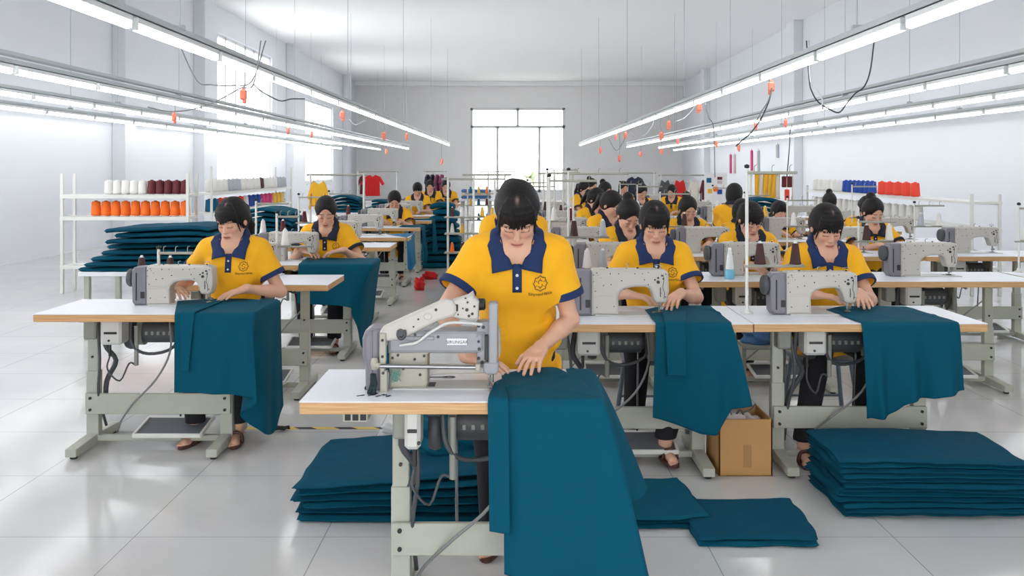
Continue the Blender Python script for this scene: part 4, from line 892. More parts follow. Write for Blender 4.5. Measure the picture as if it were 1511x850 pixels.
def row_y(px, X): return X * F / (px - CX)
hang = [(359, 140, -2.5), (505, 170, -2.5), (566, 200, -2.5), (600, 201, -2.5), (257, 173, -4.8), (425, 192, -4.8), (460, 197, -4.8), (570, 223, -4.8), (652, 238, -2.5),
        (1032, 158, 2.57), (1138, 128, 2.57), (987, 184, 2.57), (976, 200, 2.57), (923, 199, 2.57), (886, 221, 2.57), (909, 201, 2.57), (1159, 181, 4.75), (1115, 185, 4.75), (1000, 208, 4.75), (945, 227, 4.75), (976, 223, 4.75), (1090, 218, 6.3), (1057, 212, 6.3), (914, 233, 2.57)]
sides = {True: 'left', False: 'right'}
for i, (px, py, X) in enumerate(hang):
    Y = row_y(px, X); z = wz(py, Y)
    near = 'over the %s tables, %s' % (sides[px < CX], ['biggest of them', 'inner light row', 'outer light rows'][0 if px in (359, 1138) else 1 if abs(X) < 3 else 2])
    t = empty('hanging_plug', (X, Y, z), 0.3 * i, 'coral plastic plug on a short cord ' + near, 'plug', 'coral plugs on cords ' + near)
    s_ = 0.8 + Y * 0.02; mb = MB(); mb.box((0, 0, 0), (.062 * s_, .045 * s_, .095 * s_), 0, .012); mb.box((.012, 0, -.06 * s_), (.035 * s_, .03 * s_, .04 * s_), 0, .006); mb.cyl((0, 0, .045 * s_), (0, 0, .07 * s_), .012); mb.build('plug_body', 'orange', t)
    mb = MB(); mb.tube([(0, 0, .06 * s_), (.02, 0, (ZL - z) * .5), (0, 0, ZL + .012 - z)], .005, 6); mb.build('cord', 'cable', t)
def hcable(pts, Y, r, m_, label, nm='hanging_cable'):
    P = [(wx(px, y_), y_, wz(py, y_)) for px, py, y_ in [(p + (Y,))[:3] if len(p) == 2 else p for p in pts]]
    mb = MB(); mb.tube(P, r, 7, sub=6); tag(mb.build(nm, m_), label, 'cable')
hcable([(262, 60), (290, 118), (312, 125), (345, 126), (372, 119), (392, 60)], 8.8, .006, 'cable', 'thin grey cable looping down from the ceiling at top left')
hcable([(218, 158), (245, 164), (275, 163), (305, 155), (328, 145), (355, 130), (374, 124), (385, 60)], 8.7, .006, 'cable', 'grey cable sagging across the left rows of lights')
hcable([(374, 124), (383, 133), (400, 143), (415, 149), (430, 146), (450, 146)], 8.9, .006, 'cable_d', 'dark cable hanging beside the biggest coral plug on the left')
hcable([(1139, 130), (1135, 148), (1128, 165), (1120, 180), (1108, 196), (1092, 210), (1086, 216)], 9.4, .007, 'cable_d', 'dark double cable falling in a long curve right of the first light row')
hcable([(1140, 130), (1133, 150), (1124, 164), (1117, 178)], 9.35, .006, 'cable', 'short grey cable twisted along the long dark cable on the right')
hcable([(1190, 60), (1194, 118), (1198, 135), (1207, 150), (1222, 160), (1238, 166), (1250, 152), (1262, 138), (1275, 128), (1284, 105), (1290, 60)], 9.0, .007, 'cable_d', 'dark cable looping down from the ceiling at top right')
hcable([(1193, 60), (1196, 118), (1205, 132), (1214, 150), (1210, 158)], 8.95, .007, 'cable_w', 'pale cable hanging beside the dark loop at top right')
hcable([(1166, 190), (1165, 215), (1161, 262)], 14, .008, 'cable_d', 'thin dark cable hanging straight down above the striped yellow fabrics')
hcable([(1041, 152), (1045, 172), (1053, 190), (1055, 262)], 13, .007, 'cable', 'grey cable falling from the right light row towards the fabric swatches')
hcable([(930, 195), (938, 202), (950, 200), (962, 186), (965, 175)], 17, .008, 'cable_w', 'pale wire drooping between plugs under the first right light row')
hcable([(996, 180), (1010, 174), (1022, 162), (1028, 152)], 15, .008, 'cable_w', 'pale wire drooping between the two larger right plugs')
hcable([(515, 176), (525, 184), (538, 178)], 14, .008, 'cable_w', 'pale wire drooping beside the left coral plugs')
hcable([(898, 205), (910, 222), (922, 205)], 22, .008, 'cable', 'thin wire forming a vee below the far right light row')

# ================================================================== tables and machines
proto = make_table(1.17, .60, 'x', loc=(0, 0, -40))
mproto = make_machine('x', (0, 0, -40))
def table(x, y, label, **k):
    if k: k.setdefault('D', .58); return make_table(label=label, loc=(x, y, 0), **k)
    return copy_tree(proto, (x, y, 0), 0, label)
def machine(x, y, label, sc=1.0): return copy_tree(mproto, (x, y, ZT), 0, label, sc=sc)
tfront = table(wx(441, 3.146), 3.146, 'white topped sewing table in the foreground carrying the long arm machine', L=1.005, D=.51, postin=(.31, .18), pedal=False, box_x=0.338, bw=.055)
tL1 = table(-2.56, 5.05, 'white sewing table at the left front, half covered by hanging teal cloth', L=1.17, D=.58)
tR1 = table(.03, 4.73, 'white sewing table directly behind and right of the foreground woman', L=1.165, D=.62)
tR2 = table(1.20, 4.74, 'white sewing table at the right front with the tall thread pole', L=1.17, D=.62)
Lrows = [(6.34, -2.41, 'second'), (7.65, -2.34, 'third'), (9.4, -2.40, 'fourth'), (10.75, -2.36, 'fifth'), (12.5, -2.40, 'sixth'), (14.2, -2.40, 'seventh'), (15.6, -2.36, 'eighth'), (17.4, -2.40, 'ninth'), (19.2, -2.36, 'tenth'), (21.2, -2.36, 'eleventh')]
for y, x, o_ in Lrows: table(x, y, 'white sewing table, %s from the front along the left side of the aisle' % o_)
Rrows = [(6.53, 'second'), (8.4, 'third'), (10.1, 'fourth'), (11.8, 'fifth'), (13.5, 'sixth'), (15.2, 'seventh'), (17.2, 'eighth'), (19.4, 'ninth')]
cols_ = ['nearest the middle aisle', 'second from the middle aisle', 'third from the middle aisle', 'fourth from the middle aisle']
machine(wx(871, 5.04), 5.04, 'white sewing machine in front of the woman just right of the centre')
machine(wx(1156, 5.07), 5.07, 'white sewing machine at the right front with two dark cones behind it', 0.93)
machine(-1.70 - .412 * .93, 5.42, 'white speckled sewing machine at the left front edge', 0.92)
machine(-1.70 - .412 * 1.0, 6.9, 'white sewing machine on the second left table, beside no worker', 1.0)
machine(wx(470, 8.0) - .412, 8.0, 'white sewing machine in front of the second woman on the left')
for y, x, o_ in Lrows[2:]: machine(x + .42, y + .36, 'white sewing machine on the %s table along the left side of the aisle' % o_)
for j, (y, o_) in enumerate(Rrows):
    for c in range(4 if j < 7 else 3):
        x = .06 + 1.2 * c
        if c == 0 and j > 5: continue
        table(x, y, 'white sewing table in the %s row of the right block, %s' % (o_, cols_[c]))
        dx = {(0, 0): wx(862, 7.0) - x, (0, 1): wx(1066, 6.86) - x}.get((j, c), .36 + .05 * math.sin(j * 3 + c * 2))
        machine(x + dx, y + .34, 'white sewing machine in the %s row of the right block, %s' % (o_, cols_[c]))
def drop(r):
    for k in [x for x in bpy.data.objects if x.parent == r]: drop(k)
    bpy.data.objects.remove(r)
drop(proto); drop(mproto)

# ---- the long arm machine in front
SF = 424.0
def fx(px): return (px - CX) / SF
def fz(py): return 1.55 - (py - CY) / SF
def poly(pts): return [(fx(a), fz(b_)) for a, b_ in pts]
lm = empty('long_arm_sewing_machine', (fx(640), 3.36, ZT), 0, 'large grey long arm sewing machine with a slanting upper arm on the foreground table', 'sewing machine')
LO = np.array((fx(640), 3.36, ZT))
def lb(mb, name, mats): mb.xform(t=-LO); return mb.build(name, mats, lm)
YB0 = 3.30
mb = MB(); mb.prism(poly([(571, 489), (706, 489), (714, 493), (714, 519), (706, 523), (571, 523)]), 3.315, 3.42, 0, .012)
for px, py in ((628, 499), (646, 498), (612, 495), (706, 505)): mb.cyl((fx(px), 3.312, fz(py)), (fx(px), 3.320, fz(py)), .005, mi=1, n=10)
mb.prism(poly([(566, 497), (640, 497), (640, 503), (566, 503)]), 3.31, 3.33, 0, .003); lb(mb, 'machine_arm', ['mgrey2', 'dot'])
mb = MB(); mb.prism(poly([(572, 520), (636, 520), (630, 526), (630, 570), (626, 576.5), (572, 576.5)]), 3.325, 3.42, 0, .010)
for px, py in ((586, 526), (625, 527), (611, 532), (594, 546), (619, 555), (578, 530)): mb.cyl((fx(px), 3.321, fz(py)), (fx(px), 3.328, fz(py)), .005, mi=1, n=10)
lb(mb, 'pedestal', ['mach2', 'dot'])
mb = MB(); mb.prism(poly([(534, 500), (538, 489), (546, 485), (563, 486), (563, 578), (539, 578), (538, 540), (534, 524)]), 3.30, 3.43, 0, .016); mb.prism(poly([(547, 487), (550, 487), (550, 577), (547, 577)]), 3.296, 3.31, 0, .002); mb.b2(fx(537), fx(549), 3.31, 3.42, ZT, ZT + .012, 1); lb(mb, 'motor_cover', ['mgrey', 'dot'])
mb = MB(); mb.prism(poly([(561, 490), (571, 490), (571, 530), (569, 545), (573, 545), (573, 582), (562, 582), (562, 545), (561, 530)]), 3.275, 3.30, 0, .004)
for px, py in ((566, 500), (566, 524), (567, 548)): mb.cyl((fx(px), 3.271, fz(py)), (fx(px), 3.278, fz(py)), .005, mi=1, n=10)
lb(mb, 'upright_bracket', ['mach2', 'dot'])
mb = MB(); mb.prism(poly([(561, 489), (566, 481), (650, 443), (659, 440.5), (668, 443), (674, 451), (674, 460), (670, 466), (645, 474), (603, 495), (592, 500), (572, 503), (562, 499)]), 3.285, 3.325, 0, .010)
for px, py, r_ in ((644, 456, 5), (618, 470, 3.5), (611, 481, 3), (567, 494, 8)): mb.cyl((fx(px), 3.281, fz(py)), (fx(px), 3.288, fz(py)), r_ * .001, mi=1, n=12)
mb.prism([(fx(632) + .014 * math.cos(a), fz(466) + .012 * math.sin(a)) for a in np.linspace(0, 2 * PI, 16, False)], 3.282, 3.29, 0, .002); lb(mb, 'slanting_arm', ['mach', 'dot'])
mb = MB(); P = [(590, 486), (589, 493), (593, 498), (598, 494), (598, 485)]; mb.tube([(fx(a), 3.276, fz(b_)) for a, b_ in P], .0065, 8); mb.cyl((fx(592), 3.27, fz(489)), (fx(592), 3.29, fz(489)), .012, n=16); lb(mb, 'arm_clamp', 'darkgrey')
mb = MB(); mb.prism(poly([(667, 444), (690, 437), (697, 432), (700, 440), (707, 445), (706, 470), (700, 473), (680, 472), (667, 468)]), 3.30, 3.37, 0, .008)
for px, py, r_ in ((690, 446, 4), (683, 455, 3), (689, 457, 6), (692, 466, 5), (697, 463, 5), (676, 464, 3), (687, 440, 3), (700, 452, 4)): mb.cyl((fx(px), 3.296, fz(py)), (fx(px), 3.303, fz(py)), r_ * .001, mi=1, n=10)
mb.prism(poly([(670, 449), (676, 449), (676, 459), (670, 459)]), 3.292, 3.303, 1, .004); lb(mb, 'tension_box', ['mach', 'dot'])
mb = MB(); mb.cyl((fx(706), 3.335, fz(451)), (fx(714), 3.335, fz(451)), .021, n=20); mb.cyl((fx(714), 3.335, fz(451)), (fx(716), 3.335, fz(451)), .021, .015, n=20); lb(mb, 'adjusting_knob', 'dark')
mb = MB(); mb.tube([(fx(a), 3.29, fz(b_)) for a, b_ in ((590, 509), (604, 507), (617, 504), (632, 492), (645, 484), (658, 477), (672, 475), (690, 476), (712, 478))], .0055, 8); lb(mb, 'oil_hose', 'pale')
mb = MB(); mb.prism(poly([(703, 476), (722, 475), (722, 530), (714, 545), (706, 545), (703, 536)]), 3.32, 3.38, 0, .005); mb.prism(poly([(715, 495), (721, 495), (721, 532), (715, 532)]), 3.305, 3.325, 1, .002)
for px, py in ((706, 482), (713, 484), (707, 516), (711, 536), (706, 530)): mb.cyl((fx(px), 3.314, fz(py)), (fx(px), 3.322, fz(py)), .006, mi=1, n=10)
mb.tube([(fx(a), 3.312, fz(b_)) for a, b_ in ((704, 498), (705, 494), (712, 492), (716, 494))], .003, 6); lb(mb, 'head_bracket', ['mgrey2', 'dot'])
mb = MB(); mb.prism(poly([(721, 449), (723, 446), (733, 446), (735, 449), (734.5, 538), (721, 538)]), 3.285, 3.345, 0, .006); mb.prism(poly([(713, 537), (716, 534), (736, 534), (736, 547), (732, 551), (718, 551), (713, 547)]), 3.28, 3.35, 0, .006); mb.prism(poly([(735, 480), (738, 490), (739, 520), (736, 530)]), 3.30, 3.34, 0, .003); lb(mb, 'needle_head', 'mgrey2')
mb = MB(); mb.cyl((fx(726), 3.315, fz(551)), (fx(726), 3.315, fz(565)), .0055); mb.cyl((fx(724), 3.315, fz(565)), (fx(724), 3.315, ZT + .004), .0025, n=8); mb.b2(fx(719), fx(727), 3.30, 3.33, fz(572), fz(569), 0, .001); mb.cyl((fx(721), 3.315, fz(553)), (fx(721), 3.315, fz(570)), .003); lb(mb, 'needle_bar', 'steel')
mb = MB(); mb.cyl((fx(560), 3.265, fz(537)), (fx(703), 3.265, fz(539)), .0075, n=16); lb(mb, 'drive_rod', 'steel')
mb = MB(); mb.lathe([(0, -.02), (.010, -.018), (.014, 0), (.010, .02), (0, .022)], (fx(555), 3.265, fz(534)), 16, 0); mb.xform(t=(0, 0, 0)); mb.cyl((fx(555), 3.262, fz(534)), (fx(562), 3.262, fz(537)), .010); mb.cyl((fx(562), 3.262, fz(537)), (fx(567), 3.285, fz(537)), .008); lb(mb, 'rod_joint', 'mach2')
mb = MB(); mb.box((fx(706), 3.27, fz(539)), (.018, .03, .024), 0); mb.cyl((fx(706), 3.27, fz(539)), (fx(706), 3.33, fz(539)), .006); lb(mb, 'rod_end_block', 'mach2')
mb = MB(); mb.b2(fx(578), fx(722), 3.31, 3.45, ZT, ZT + .005, 0, .002); mb.b2(fx(630), fx(640), 3.34, 3.40, ZT + .004, ZT + .008, 1, .001); lb(mb, 'bed_plate', ['pale', 'darkgrey'])
# free arm under the needle head
mb = MB(); mb.prism(poly([(628, 548), (640, 548), (720, 552), (722, 560), (640, 562), (628, 565)]), 3.40, 3.45, 0, .006); lb(mb, 'lower_arm', 'mach')
mb = MB(); mb.b2(fx(659), fx(689), 3.309, 3.314, fz(510), fz(500), 0, .001)
cu = bpy.data.curves.new('t', 'FONT'); cu.body = 'SIRUNGAR'; cu.size = .0155; cu.align_x = 'CENTER'; cu.resolution_u = 2; ob = bpy.data.objects.new('t', cu); COL.objects.link(ob); me = ob.evaluated_get(bpy.context.evaluated_depsgraph_get()).to_mesh()
mb.add([(fx(674.5) + v.co.x, 3.3075, fz(507.5) + v.co.y) for v in me.vertices], [list(p.vertices) for p in me.polygons], 1); ob.to_mesh_clear(); bpy.data.objects.remove(ob)
o = lb(mb, 'name_plate', ['paper', 'ink']); o['label'] = 'white name plate on the machine arm'
for k, x in enumerate((fx(643), fx(716))): pass
mb = MB()
for k in range(7):
    a = k * .9; mb.tube([(fx(553) + .006 * math.cos(a), 3.262 + .006 * math.sin(a), fz(548)), (fx(554) + .010 * math.cos(a + 1), 3.258 + .008 * math.sin(a), fz(562)), (fx(551) + .012 * math.cos(a + 2), 3.25 + .008 * math.sin(a), fz(575)), (fx(552) + .016 * math.cos(a), 3.25 + .010 * math.sin(a), ZT + .004)], .0045, 6)
MT['dgreen'] = mat('dark_green_thread', rgb(18, 42, 46), 0.8); tag(mb.build('thread_bundle', 'dgreen'), 'dark green thread tuft hanging beside the motor cover of the long arm machine', 'thread')
mb = MB()
for k in range(9):
    rs = random.Random(k); c = np.array((fx(584), 3.30, fz(552))); mb.tube([c + np.array([rs.uniform(-.02, .02), rs.uniform(-.008, .008), rs.uniform(-.03, .03)]) for _ in range(5)], .0013, 5)
MT['mint'] = mat('mint_thread', rgb(120, 160, 148), .8); lb(mb, 'thread_tangle', 'mint')
# snips and scraps on the foreground table
mb = MB(); mb.tube([(0, 0, .003), (.03, .012, .003), (.05, .0, .003), (.03, -.012, .003), (0, 0, .003)], .002, 6); mb.box((-.03, 0, .003), (.06, .006, .003)); tag(mb.build('thread_snips', 'darkgrey', None, (fx(645), 3.50, ZT + .001)), 'small dark thread snips lying under the long arm machine', 'scissors')
mb = MB(); rs = random.Random(9)
for k in range(8): x, y = rs.uniform(-.06, .06), rs.uniform(-.02, .02); mb.tube([(x, y, .0015), (x + .01, y + .006, .0025), (x + .02 * rs.uniform(-1, 1), y - .006, .0015)], .0015, 5)
mb.build('thread_scraps', 'dark', None, (fx(556), 3.235, ZT)); o = bpy.data.objects['thread_scraps']; tag(o, 'loose dark thread ends on the foreground table beside the motor cover', 'thread', None, 'stuff')
# teal scrap behind the slanting arm
def crumple(name, c, r3, mat_, label, cat='fabric', seed=0, n=26, group=None, parent=None):
    rs = np.random.default_rng(seed); ph = rs.uniform(0, 6.28, 12); G = np.zeros((n + 1, n, 3))
    for i in range(n + 1):
        a = 2 * PI * i / n
        for j in range(n):
            e = -PI / 2 + PI * j / (n - 1); d = np.array([math.cos(e) * math.cos(a), math.cos(e) * math.sin(a), math.sin(e)])
            s_ = 1 + .13 * math.sin(3 * d[0] * 2 + ph[0] + 2 * d[1]) + .10 * math.sin(7 * d[1] + ph[1] + 3 * d[2]) + .08 * math.sin(11 * d[2] + ph[2] + 5 * d[0]) + .05 * math.sin(17 * d[0] + 9 * d[1] + ph[3])
            p = d * np.array(r3) * s_; p[2] = max(p[2], -r3[2] * .6); G[i, j] = p
    G[-1] = G[0]; mb = MB(); mb.grid(G); mb.xform(t=(0, 0, r3[2] * .6)); o = mb.build(name, mat_, parent, c)
    if label: tag(o, label, cat, group)
    return o
crumple('fabric_scrap', (fx(583) + .01, 3.58, ZT), (.085, .03, .07), 'teal2', 'crumpled teal scrap standing behind the slanting arm of the big machine', seed=5)
o = bpy.data.objects['fabric_scrap']; o.rotation_euler = (0, -.0, 0)

t = empty('small_stand', (wx(665, 4.95), 4.95, 0), 0, 'small beige stand on the floor behind the foreground woman', 'stand')
for x_ in (0, .20): mb = MB(); mb.b2(x_, x_ + .035, 0, .05, .02, .40, 0, .004); mb.b2(x_ - .03, x_ + .05, -.06, .14, 0, .022, 0, .004); mb.build('post', 'leg', t)
for z_ in (.10, .22, .36): mb = MB(); mb.b2(-.01, .25, .005, .12, z_, z_ + .03, 0, .005); mb.build('shelf_board', 'leg', t)
# ---- extra gear below the foreground table
mb = MB(); x0, z0 = fx(513), .78 - .043
t = empty('socket_box', (x0, 3.2, z0 - .04), 0, 'small grey box with three dark slots below the foreground tabletop', 'box')
mb.b2(0, .085, 0, .1, 0, .04, 0, .004)
for k in range(3): mb.b2(.008 + k * .026, .028 + k * .026, -.002, .004, .006, .034, 1, .001)
mb.build('box_shell', ['leg', 'dark'], t)

# ================================================================== cloth on the tables
yf = 3.146
drape('draped_fabric', [((-.045, 3.53), (-.034, yf - .006), (-.030, 3.11, .22)), ((.02, 3.60), (.05, yf - .006), (.05, 3.10, .21)), ((.10, 3.65), (.15, yf - .006), (.17, 3.095, .21)), ((.16, 3.655), (.245, yf - .004), (.30, 3.085, .20)),
    ((.20, 3.56), (.297, yf + .000), (.445, 3.075, .19)), ((.20, 3.58), (.306, yf + .07), (.40, 3.19, .27)), ((.20, 3.60), (.308, yf + .14), (.37, 3.30, .38)), ((.20, 3.61), (.310, yf + .26), (.475, 3.42, .37)), ((.20, 3.62), (.311, yf + .36), (.47, 3.50, .42)), ((.20, 3.63), (.305, yf + .48), (.40, 3.64, .60))],
    'large teal cloth hanging over the right end of the foreground table', ripple=.009, rfreq=4, wr=.0035, nu=150, nd=60, r=.02, seed=3)
drape('fabric_strip', [((-.068, 3.36), (-.085, yf - .010), (-.078, 3.095, .37)), ((-.052, 3.40), (-.055, yf - .020), (-.055, 3.085, .37)), ((-.038, 3.42), (-.018, yf - .022), (-.012, 3.078, .365))], 'narrow teal strip at the left edge of the foreground cloth', ztop=ZT + .008, nu=24, nd=50, r=.025, seed=8)
yf = 4.73
drape('draped_fabric', [((wx(950, 5.2), 5.16), (wx(967, yf), yf - .012), (wx(962, yf), yf - .03, .32)), ((wx(968, 5.3), 5.26), (wx(1000, yf), yf - .012), (wx(998, yf), yf - .035, .285)), ((wx(1000, 5.3), 5.30), (wx(1035, yf), yf - .012), (wx(1030, yf), yf - .04, .245)), ((wx(1030, 5.3), 5.31), (wx(1056, yf), yf - .012), (wx(1054, yf), yf - .05, wz(638, yf))), ((wx(1044, 5.3), 5.31), (wx(1072, yf), yf - .012), (wx(1078, yf), yf - .05, wz(601, yf))), ((wx(1048, 5.3), 5.30), (wx(1079, yf), yf - .010), (wx(1107, yf), yf - .055, wz(595, yf)))],
    'teal cloth hanging over the table of the woman just right of centre', lin_=True, ripple=.012, rfreq=1.6, seed=5, nu=90, wr=.003)
drape('fabric_strip', [((wx(968, 5.2), 5.0), (wx(980, yf), yf - .02), (wx(983, yf), yf - .055, wz(551, yf))), ((wx(990, 5.2), 5.0), (wx(1000, yf), yf - .02), (wx(1000, yf), yf - .057, wz(551, yf))), ((wx(1005, 5.2), 5.02), (wx(1010, yf), yf - .02), (wx(1010, yf), yf - .055, wz(552, yf)))], 'short teal strip hanging in front of the cloth just right of centre', ztop=ZT + .010, nu=24, seed=9)
yf = 4.74
drape('draped_fabric', [((1.70, 5.16), (1.735, yf - .012), (1.76, yf - .03, .31)), ((1.82, 5.28), (1.83, yf - .014), (1.86, yf - .045, .33)), ((1.93, 5.30), (1.95, yf - .012), (1.98, yf - .03, .40)), ((2.05, 5.30), (2.08, yf - .014), (2.1, yf - .05, .42)), ((2.18, 5.28), (2.22, yf - .012), (2.25, yf - .03, .45))],
    'teal cloth hanging in folds over the table at the right front', ripple=.022, rfreq=3.0, seed=2, wr=.004)
yf = 5.05
drape('draped_fabric', [((-1.95, 5.50), (wx(259, yf), yf - .012), (wx(260, yf), yf - .03, wz(577, yf))), ((-1.80, 5.58), (wx(300, yf), yf - .014), (wx(298, yf), yf - .035, wz(578, yf))), ((-1.62, 5.60), (wx(345, yf), yf - .012), (wx(342, yf), yf - .035, wz(580, yf))), ((-1.50, 5.56), (wx(370, yf), yf - .008), (wx(383, yf), yf - .04, wz(590, yf))),
    ((-1.49, 5.56), (-1.377, yf + .03), (wx(358, yf + .1), yf + .05, wz(610, 5.15))), ((-1.49, 5.57), (-1.374, yf + .15), (wx(384, 5.2), yf + .16, wz(636, 5.2))), ((-1.49, 5.58), (-1.372, yf + .33), (wx(405, 5.4), yf + .33, wz(638, 5.4))), ((-1.49, 5.60), (-1.372, yf + .52), (wx(412, 5.55), yf + .53, wz(600, 5.55)))],
    'teal cloth covering the right end of the left front table', ripple=.015, rfreq=4, seed=6, nu=130, nd=50, r=.02)
drape('fabric_strip', [((wx(305, 5.3), 5.45), (wx(268, yf), yf - .022), (wx(272, yf), yf - .052, wz(545, yf))), ((wx(318, 5.3), 5.46), (wx(290, yf), yf - .024), (wx(283, yf), yf - .058, wz(546, yf)))], 'folded teal strip on the cloth of the left front table', ztop=ZT + .009, nu=20, seed=1)
yf = 7.65
drape('draped_fabric', [((-1.78, 8.16), (wx(441, yf), yf - .012), (wx(440, yf), yf - .03, wz(447, yf))), ((-1.60, 8.18), (wx(480, yf), yf - .012), (wx(478, yf), yf - .04, wz(449, yf))), ((-1.4, 8.15), (wx(514, yf), yf - .01), (wx(516, yf), yf - .04, wz(452, yf))),
    ((-1.38, 8.15), (-1.155, yf - .006), (wx(519, yf), yf - .03, wz(462, yf))), ((-1.35, 8.15), (-1.146, yf + .06), (wx(524, yf), yf + .03, wz(482, yf))), ((-1.35, 8.17), (-1.145, yf + .25), (wx(536, 7.9), yf + .25, wz(514, 7.9))), ((-1.35, 8.19), (-1.145, yf + .5), (wx(548, 8.15), yf + .5, wz(470, 8.15)))],
    'teal cloth over the end of the third left table, beneath the second woman’s hands', ripple=.012, rfreq=3, seed=12, nu=90)
drape('draped_fabric', [((-1.5, 11.2), (wx(600, 10.75), 10.74), (wx(602, 10.75), 10.72, .42)), ((-1.4, 11.2), (wx(602, 10.8), 10.9), (wx(606, 10.8), 10.9, .40)), ((-1.4, 11.3), (-1.185, 11.3), (-1.17, 11.3, .44))], 'blue teal cloth hanging off the end of the fifth left table', mat_='tealb', ripple=.01, nu=40, seed=4)
for (y, x1, zb, lab) in ((12.5, -1.226, .35, 'teal cloth hanging off the end of the sixth left table'), (14.2, -1.225, .3, 'teal cloth hanging off the end of the seventh left table'), (17.4, -1.225, .3, 'teal cloth hanging off the end of the ninth left table')):
    drape('draped_fabric', [((x1 - .3, y + .1), (x1 + .004, y + .06), (x1 + .02, y + .05, zb)), ((x1 - .3, y + .3), (x1 + .004, y + .3), (x1 + .03, y + .3, zb - .05)), ((x1 - .3, y + .5), (x1 + .004, y + .52), (x1 + .02, y + .54, zb))], lab, ripple=.02, nu=40, seed=int(y))

# ================================================================== stacks and heaps of teal cloth
def layers(n, c, sx, sy, th, rz, zf, names, label_fn, seed, jit=.02, mats=('teal', 'teal2'), group=None, taper=0.0):
    z = 0.0
    for i in range(n):
        rs = random.Random(seed + i); zz = z
        o = slab('folded_fabric', mats[i % len(mats)], (c[0] + rs.uniform(-jit, jit), c[1] + rs.uniform(-jit, jit) * .6, c[2] + zz + .001), sx - taper * i + rs.uniform(-jit, jit), sy + rs.uniform(-jit, jit), th * .93, lambda X, Y, zz=zz: zf(X, Y, zz), rz + rs.uniform(-.02, .02), seed + i, n=(60, 40))
        tag(o, label_fn(i, n), 'fabric', group); z += th
ords = ['lowest', 'second', 'third', 'fourth', 'fifth', 'sixth', 'seventh', 'eighth', 'ninth', 'tenth', 'eleventh', 'twelfth', 'thirteenth', 'fourteenth', 'fifteenth']
def lab_stack(where):
    def f(i, n):
        if i == 0: return 'lowest folded teal piece in the ' + where
        if i == n - 1: return 'topmost folded teal piece on the ' + where
        return '%s folded teal piece from the floor in the %s' % (ords[i], where)
    return f
# right front stack
layers(12, (1.885, 4.46, 0), .86, .50, .0205, 0.0, lambda X, Y, zz: .010 * zz / .3 * (np.sin((X - 1.4) * 5) + 1) + .008 * (zz / .3) * (np.cos(Y * 7) + 1), None, lab_stack('right front stack'), 40, .025, group=None)
# floor pile behind the foreground table
zf1 = lambda X, Y, zz: (zz / .16) * (.026 * (np.sin((X + .85) * 4.2 - .6) + 1) + .055 * np.clip((X + .55) * 1.2, 0, .7)) + np.clip((X + .3) * .12, 0, .06) * (zz / .16)
layers(6, (-.47, 4.52, 0), .94, .74, .027, -.03, zf1, None, lab_stack('pile behind the foreground table'), 60, .05)
crumple('crumpled_fabric', (wx(660, 4.6), 4.60, .185), (.22, .17, .12), 'teal', 'crumpled teal cloth on top of the floor pile behind the table leg', seed=21)
# floor pile right of the foreground cloth
layers(3, (.66, 4.34, 0), .36, .50, .018, .1, lambda X, Y, zz: .012 * (zz / .05) * (np.sin(X * 7) + 1), None, lambda i, n: ['bottom', 'middle', 'upper'][i] + ' teal piece spread on the floor right of the foreground cloth', 80, .02)
layers(2, (1.02, 4.12, .0), .50, .46, .024, -.06, lambda X, Y, zz: .004 * np.sin(X * 6), None, lambda i, n: ['lower', 'upper'][i] + ' flat teal piece on the floor in front of the cardboard box', 90, .01)
# heaps on low tables along the left
def low_bench(x0, x1, y0, y1, h, label):
    t = empty('low_bench', (x0, y0, 0), 0, label, 'bench'); L, D = x1 - x0, y1 - y0
    mb = MB(); mb.b2(0, L, 0, D, h - .04, h); mb.build('bench_top', 'white_top', t)
    for x in (.06, L - .06):
        for y in (.06, D - .06): mb = MB(); mb.b2(x - .025, x + .025, y - .025, y + .025, 0, h - .04); mb.build('leg', 'leg', t)
def heap(x0, x1, y0, y1, z0, z1, label, seed, n=7):
    rs = random.Random(seed); cxm, cym = (x0 + x1) / 2, (y0 + y1) / 2; H_ = z1 - z0; dr = min(H_ * .3, .11); th = (H_ - dr - .03) / n
    def zf(X, Y, zz): r = (X - cxm) / (x1 - x0) * 2; return (zz / (H_ - dr)) * (np.clip(1 - r ** 2, 0, 1) * dr + .02 * (np.sin(X * 6 + seed) + 1))
    layers(n, (cxm, cym, z0), x1 - x0, y1 - y0, th, 0, zf, None, lambda i, k: (['lowest', 'second', 'third', 'fourth', 'fifth', 'sixth', 'seventh', 'eighth', 'ninth', 'tenth'][i] if i < k - 1 else 'topmost') + ' teal piece, heap ' + label, seed, .06, taper=(x1 - x0) * .05)
low_bench(-3.95, -2.5, 8.6, 9.4, .62, 'low white bench under the teal heap behind the left front woman')
heap(-3.9, -2.52, 8.62, 9.35, .62, 1.08, 'on the bench behind the left front woman', 100, 8)
low_bench(-3.4, -2.55, 11.2, 12.0, .7, 'low white bench under the teal heap left of the second woman')
heap(-3.4, -2.56, 11.2, 11.95, .70, 1.12, 'on the bench beside the second left woman', 120, 7)
low_bench(-3.25, -2.1, 16.45, 17.15, .8, 'low white bench at the far left below the clothes rails')
heap(-3.25, -2.66, 16.5, 17.1, .80, 1.15, 'on the far left bench, left side', 140, 5)
heap(-2.58, -2.12, 16.5, 17.1, .80, 1.08, 'on the far left bench, right side', 150, 4)
heap(-1.45, -.75, 14.86, 15.5, 0, 1.05, 'on the floor at the far end of the aisle', 160, 10)
# right far teal piles on benches
low_bench(3.0, 3.9, 12.75, 13.35, .75, 'low white bench in the right block below the fabric swatches')
heap(3.05, 3.75, 12.8, 13.3, .75, 1.2, 'on the bench below the fabric swatches', 170, 6)

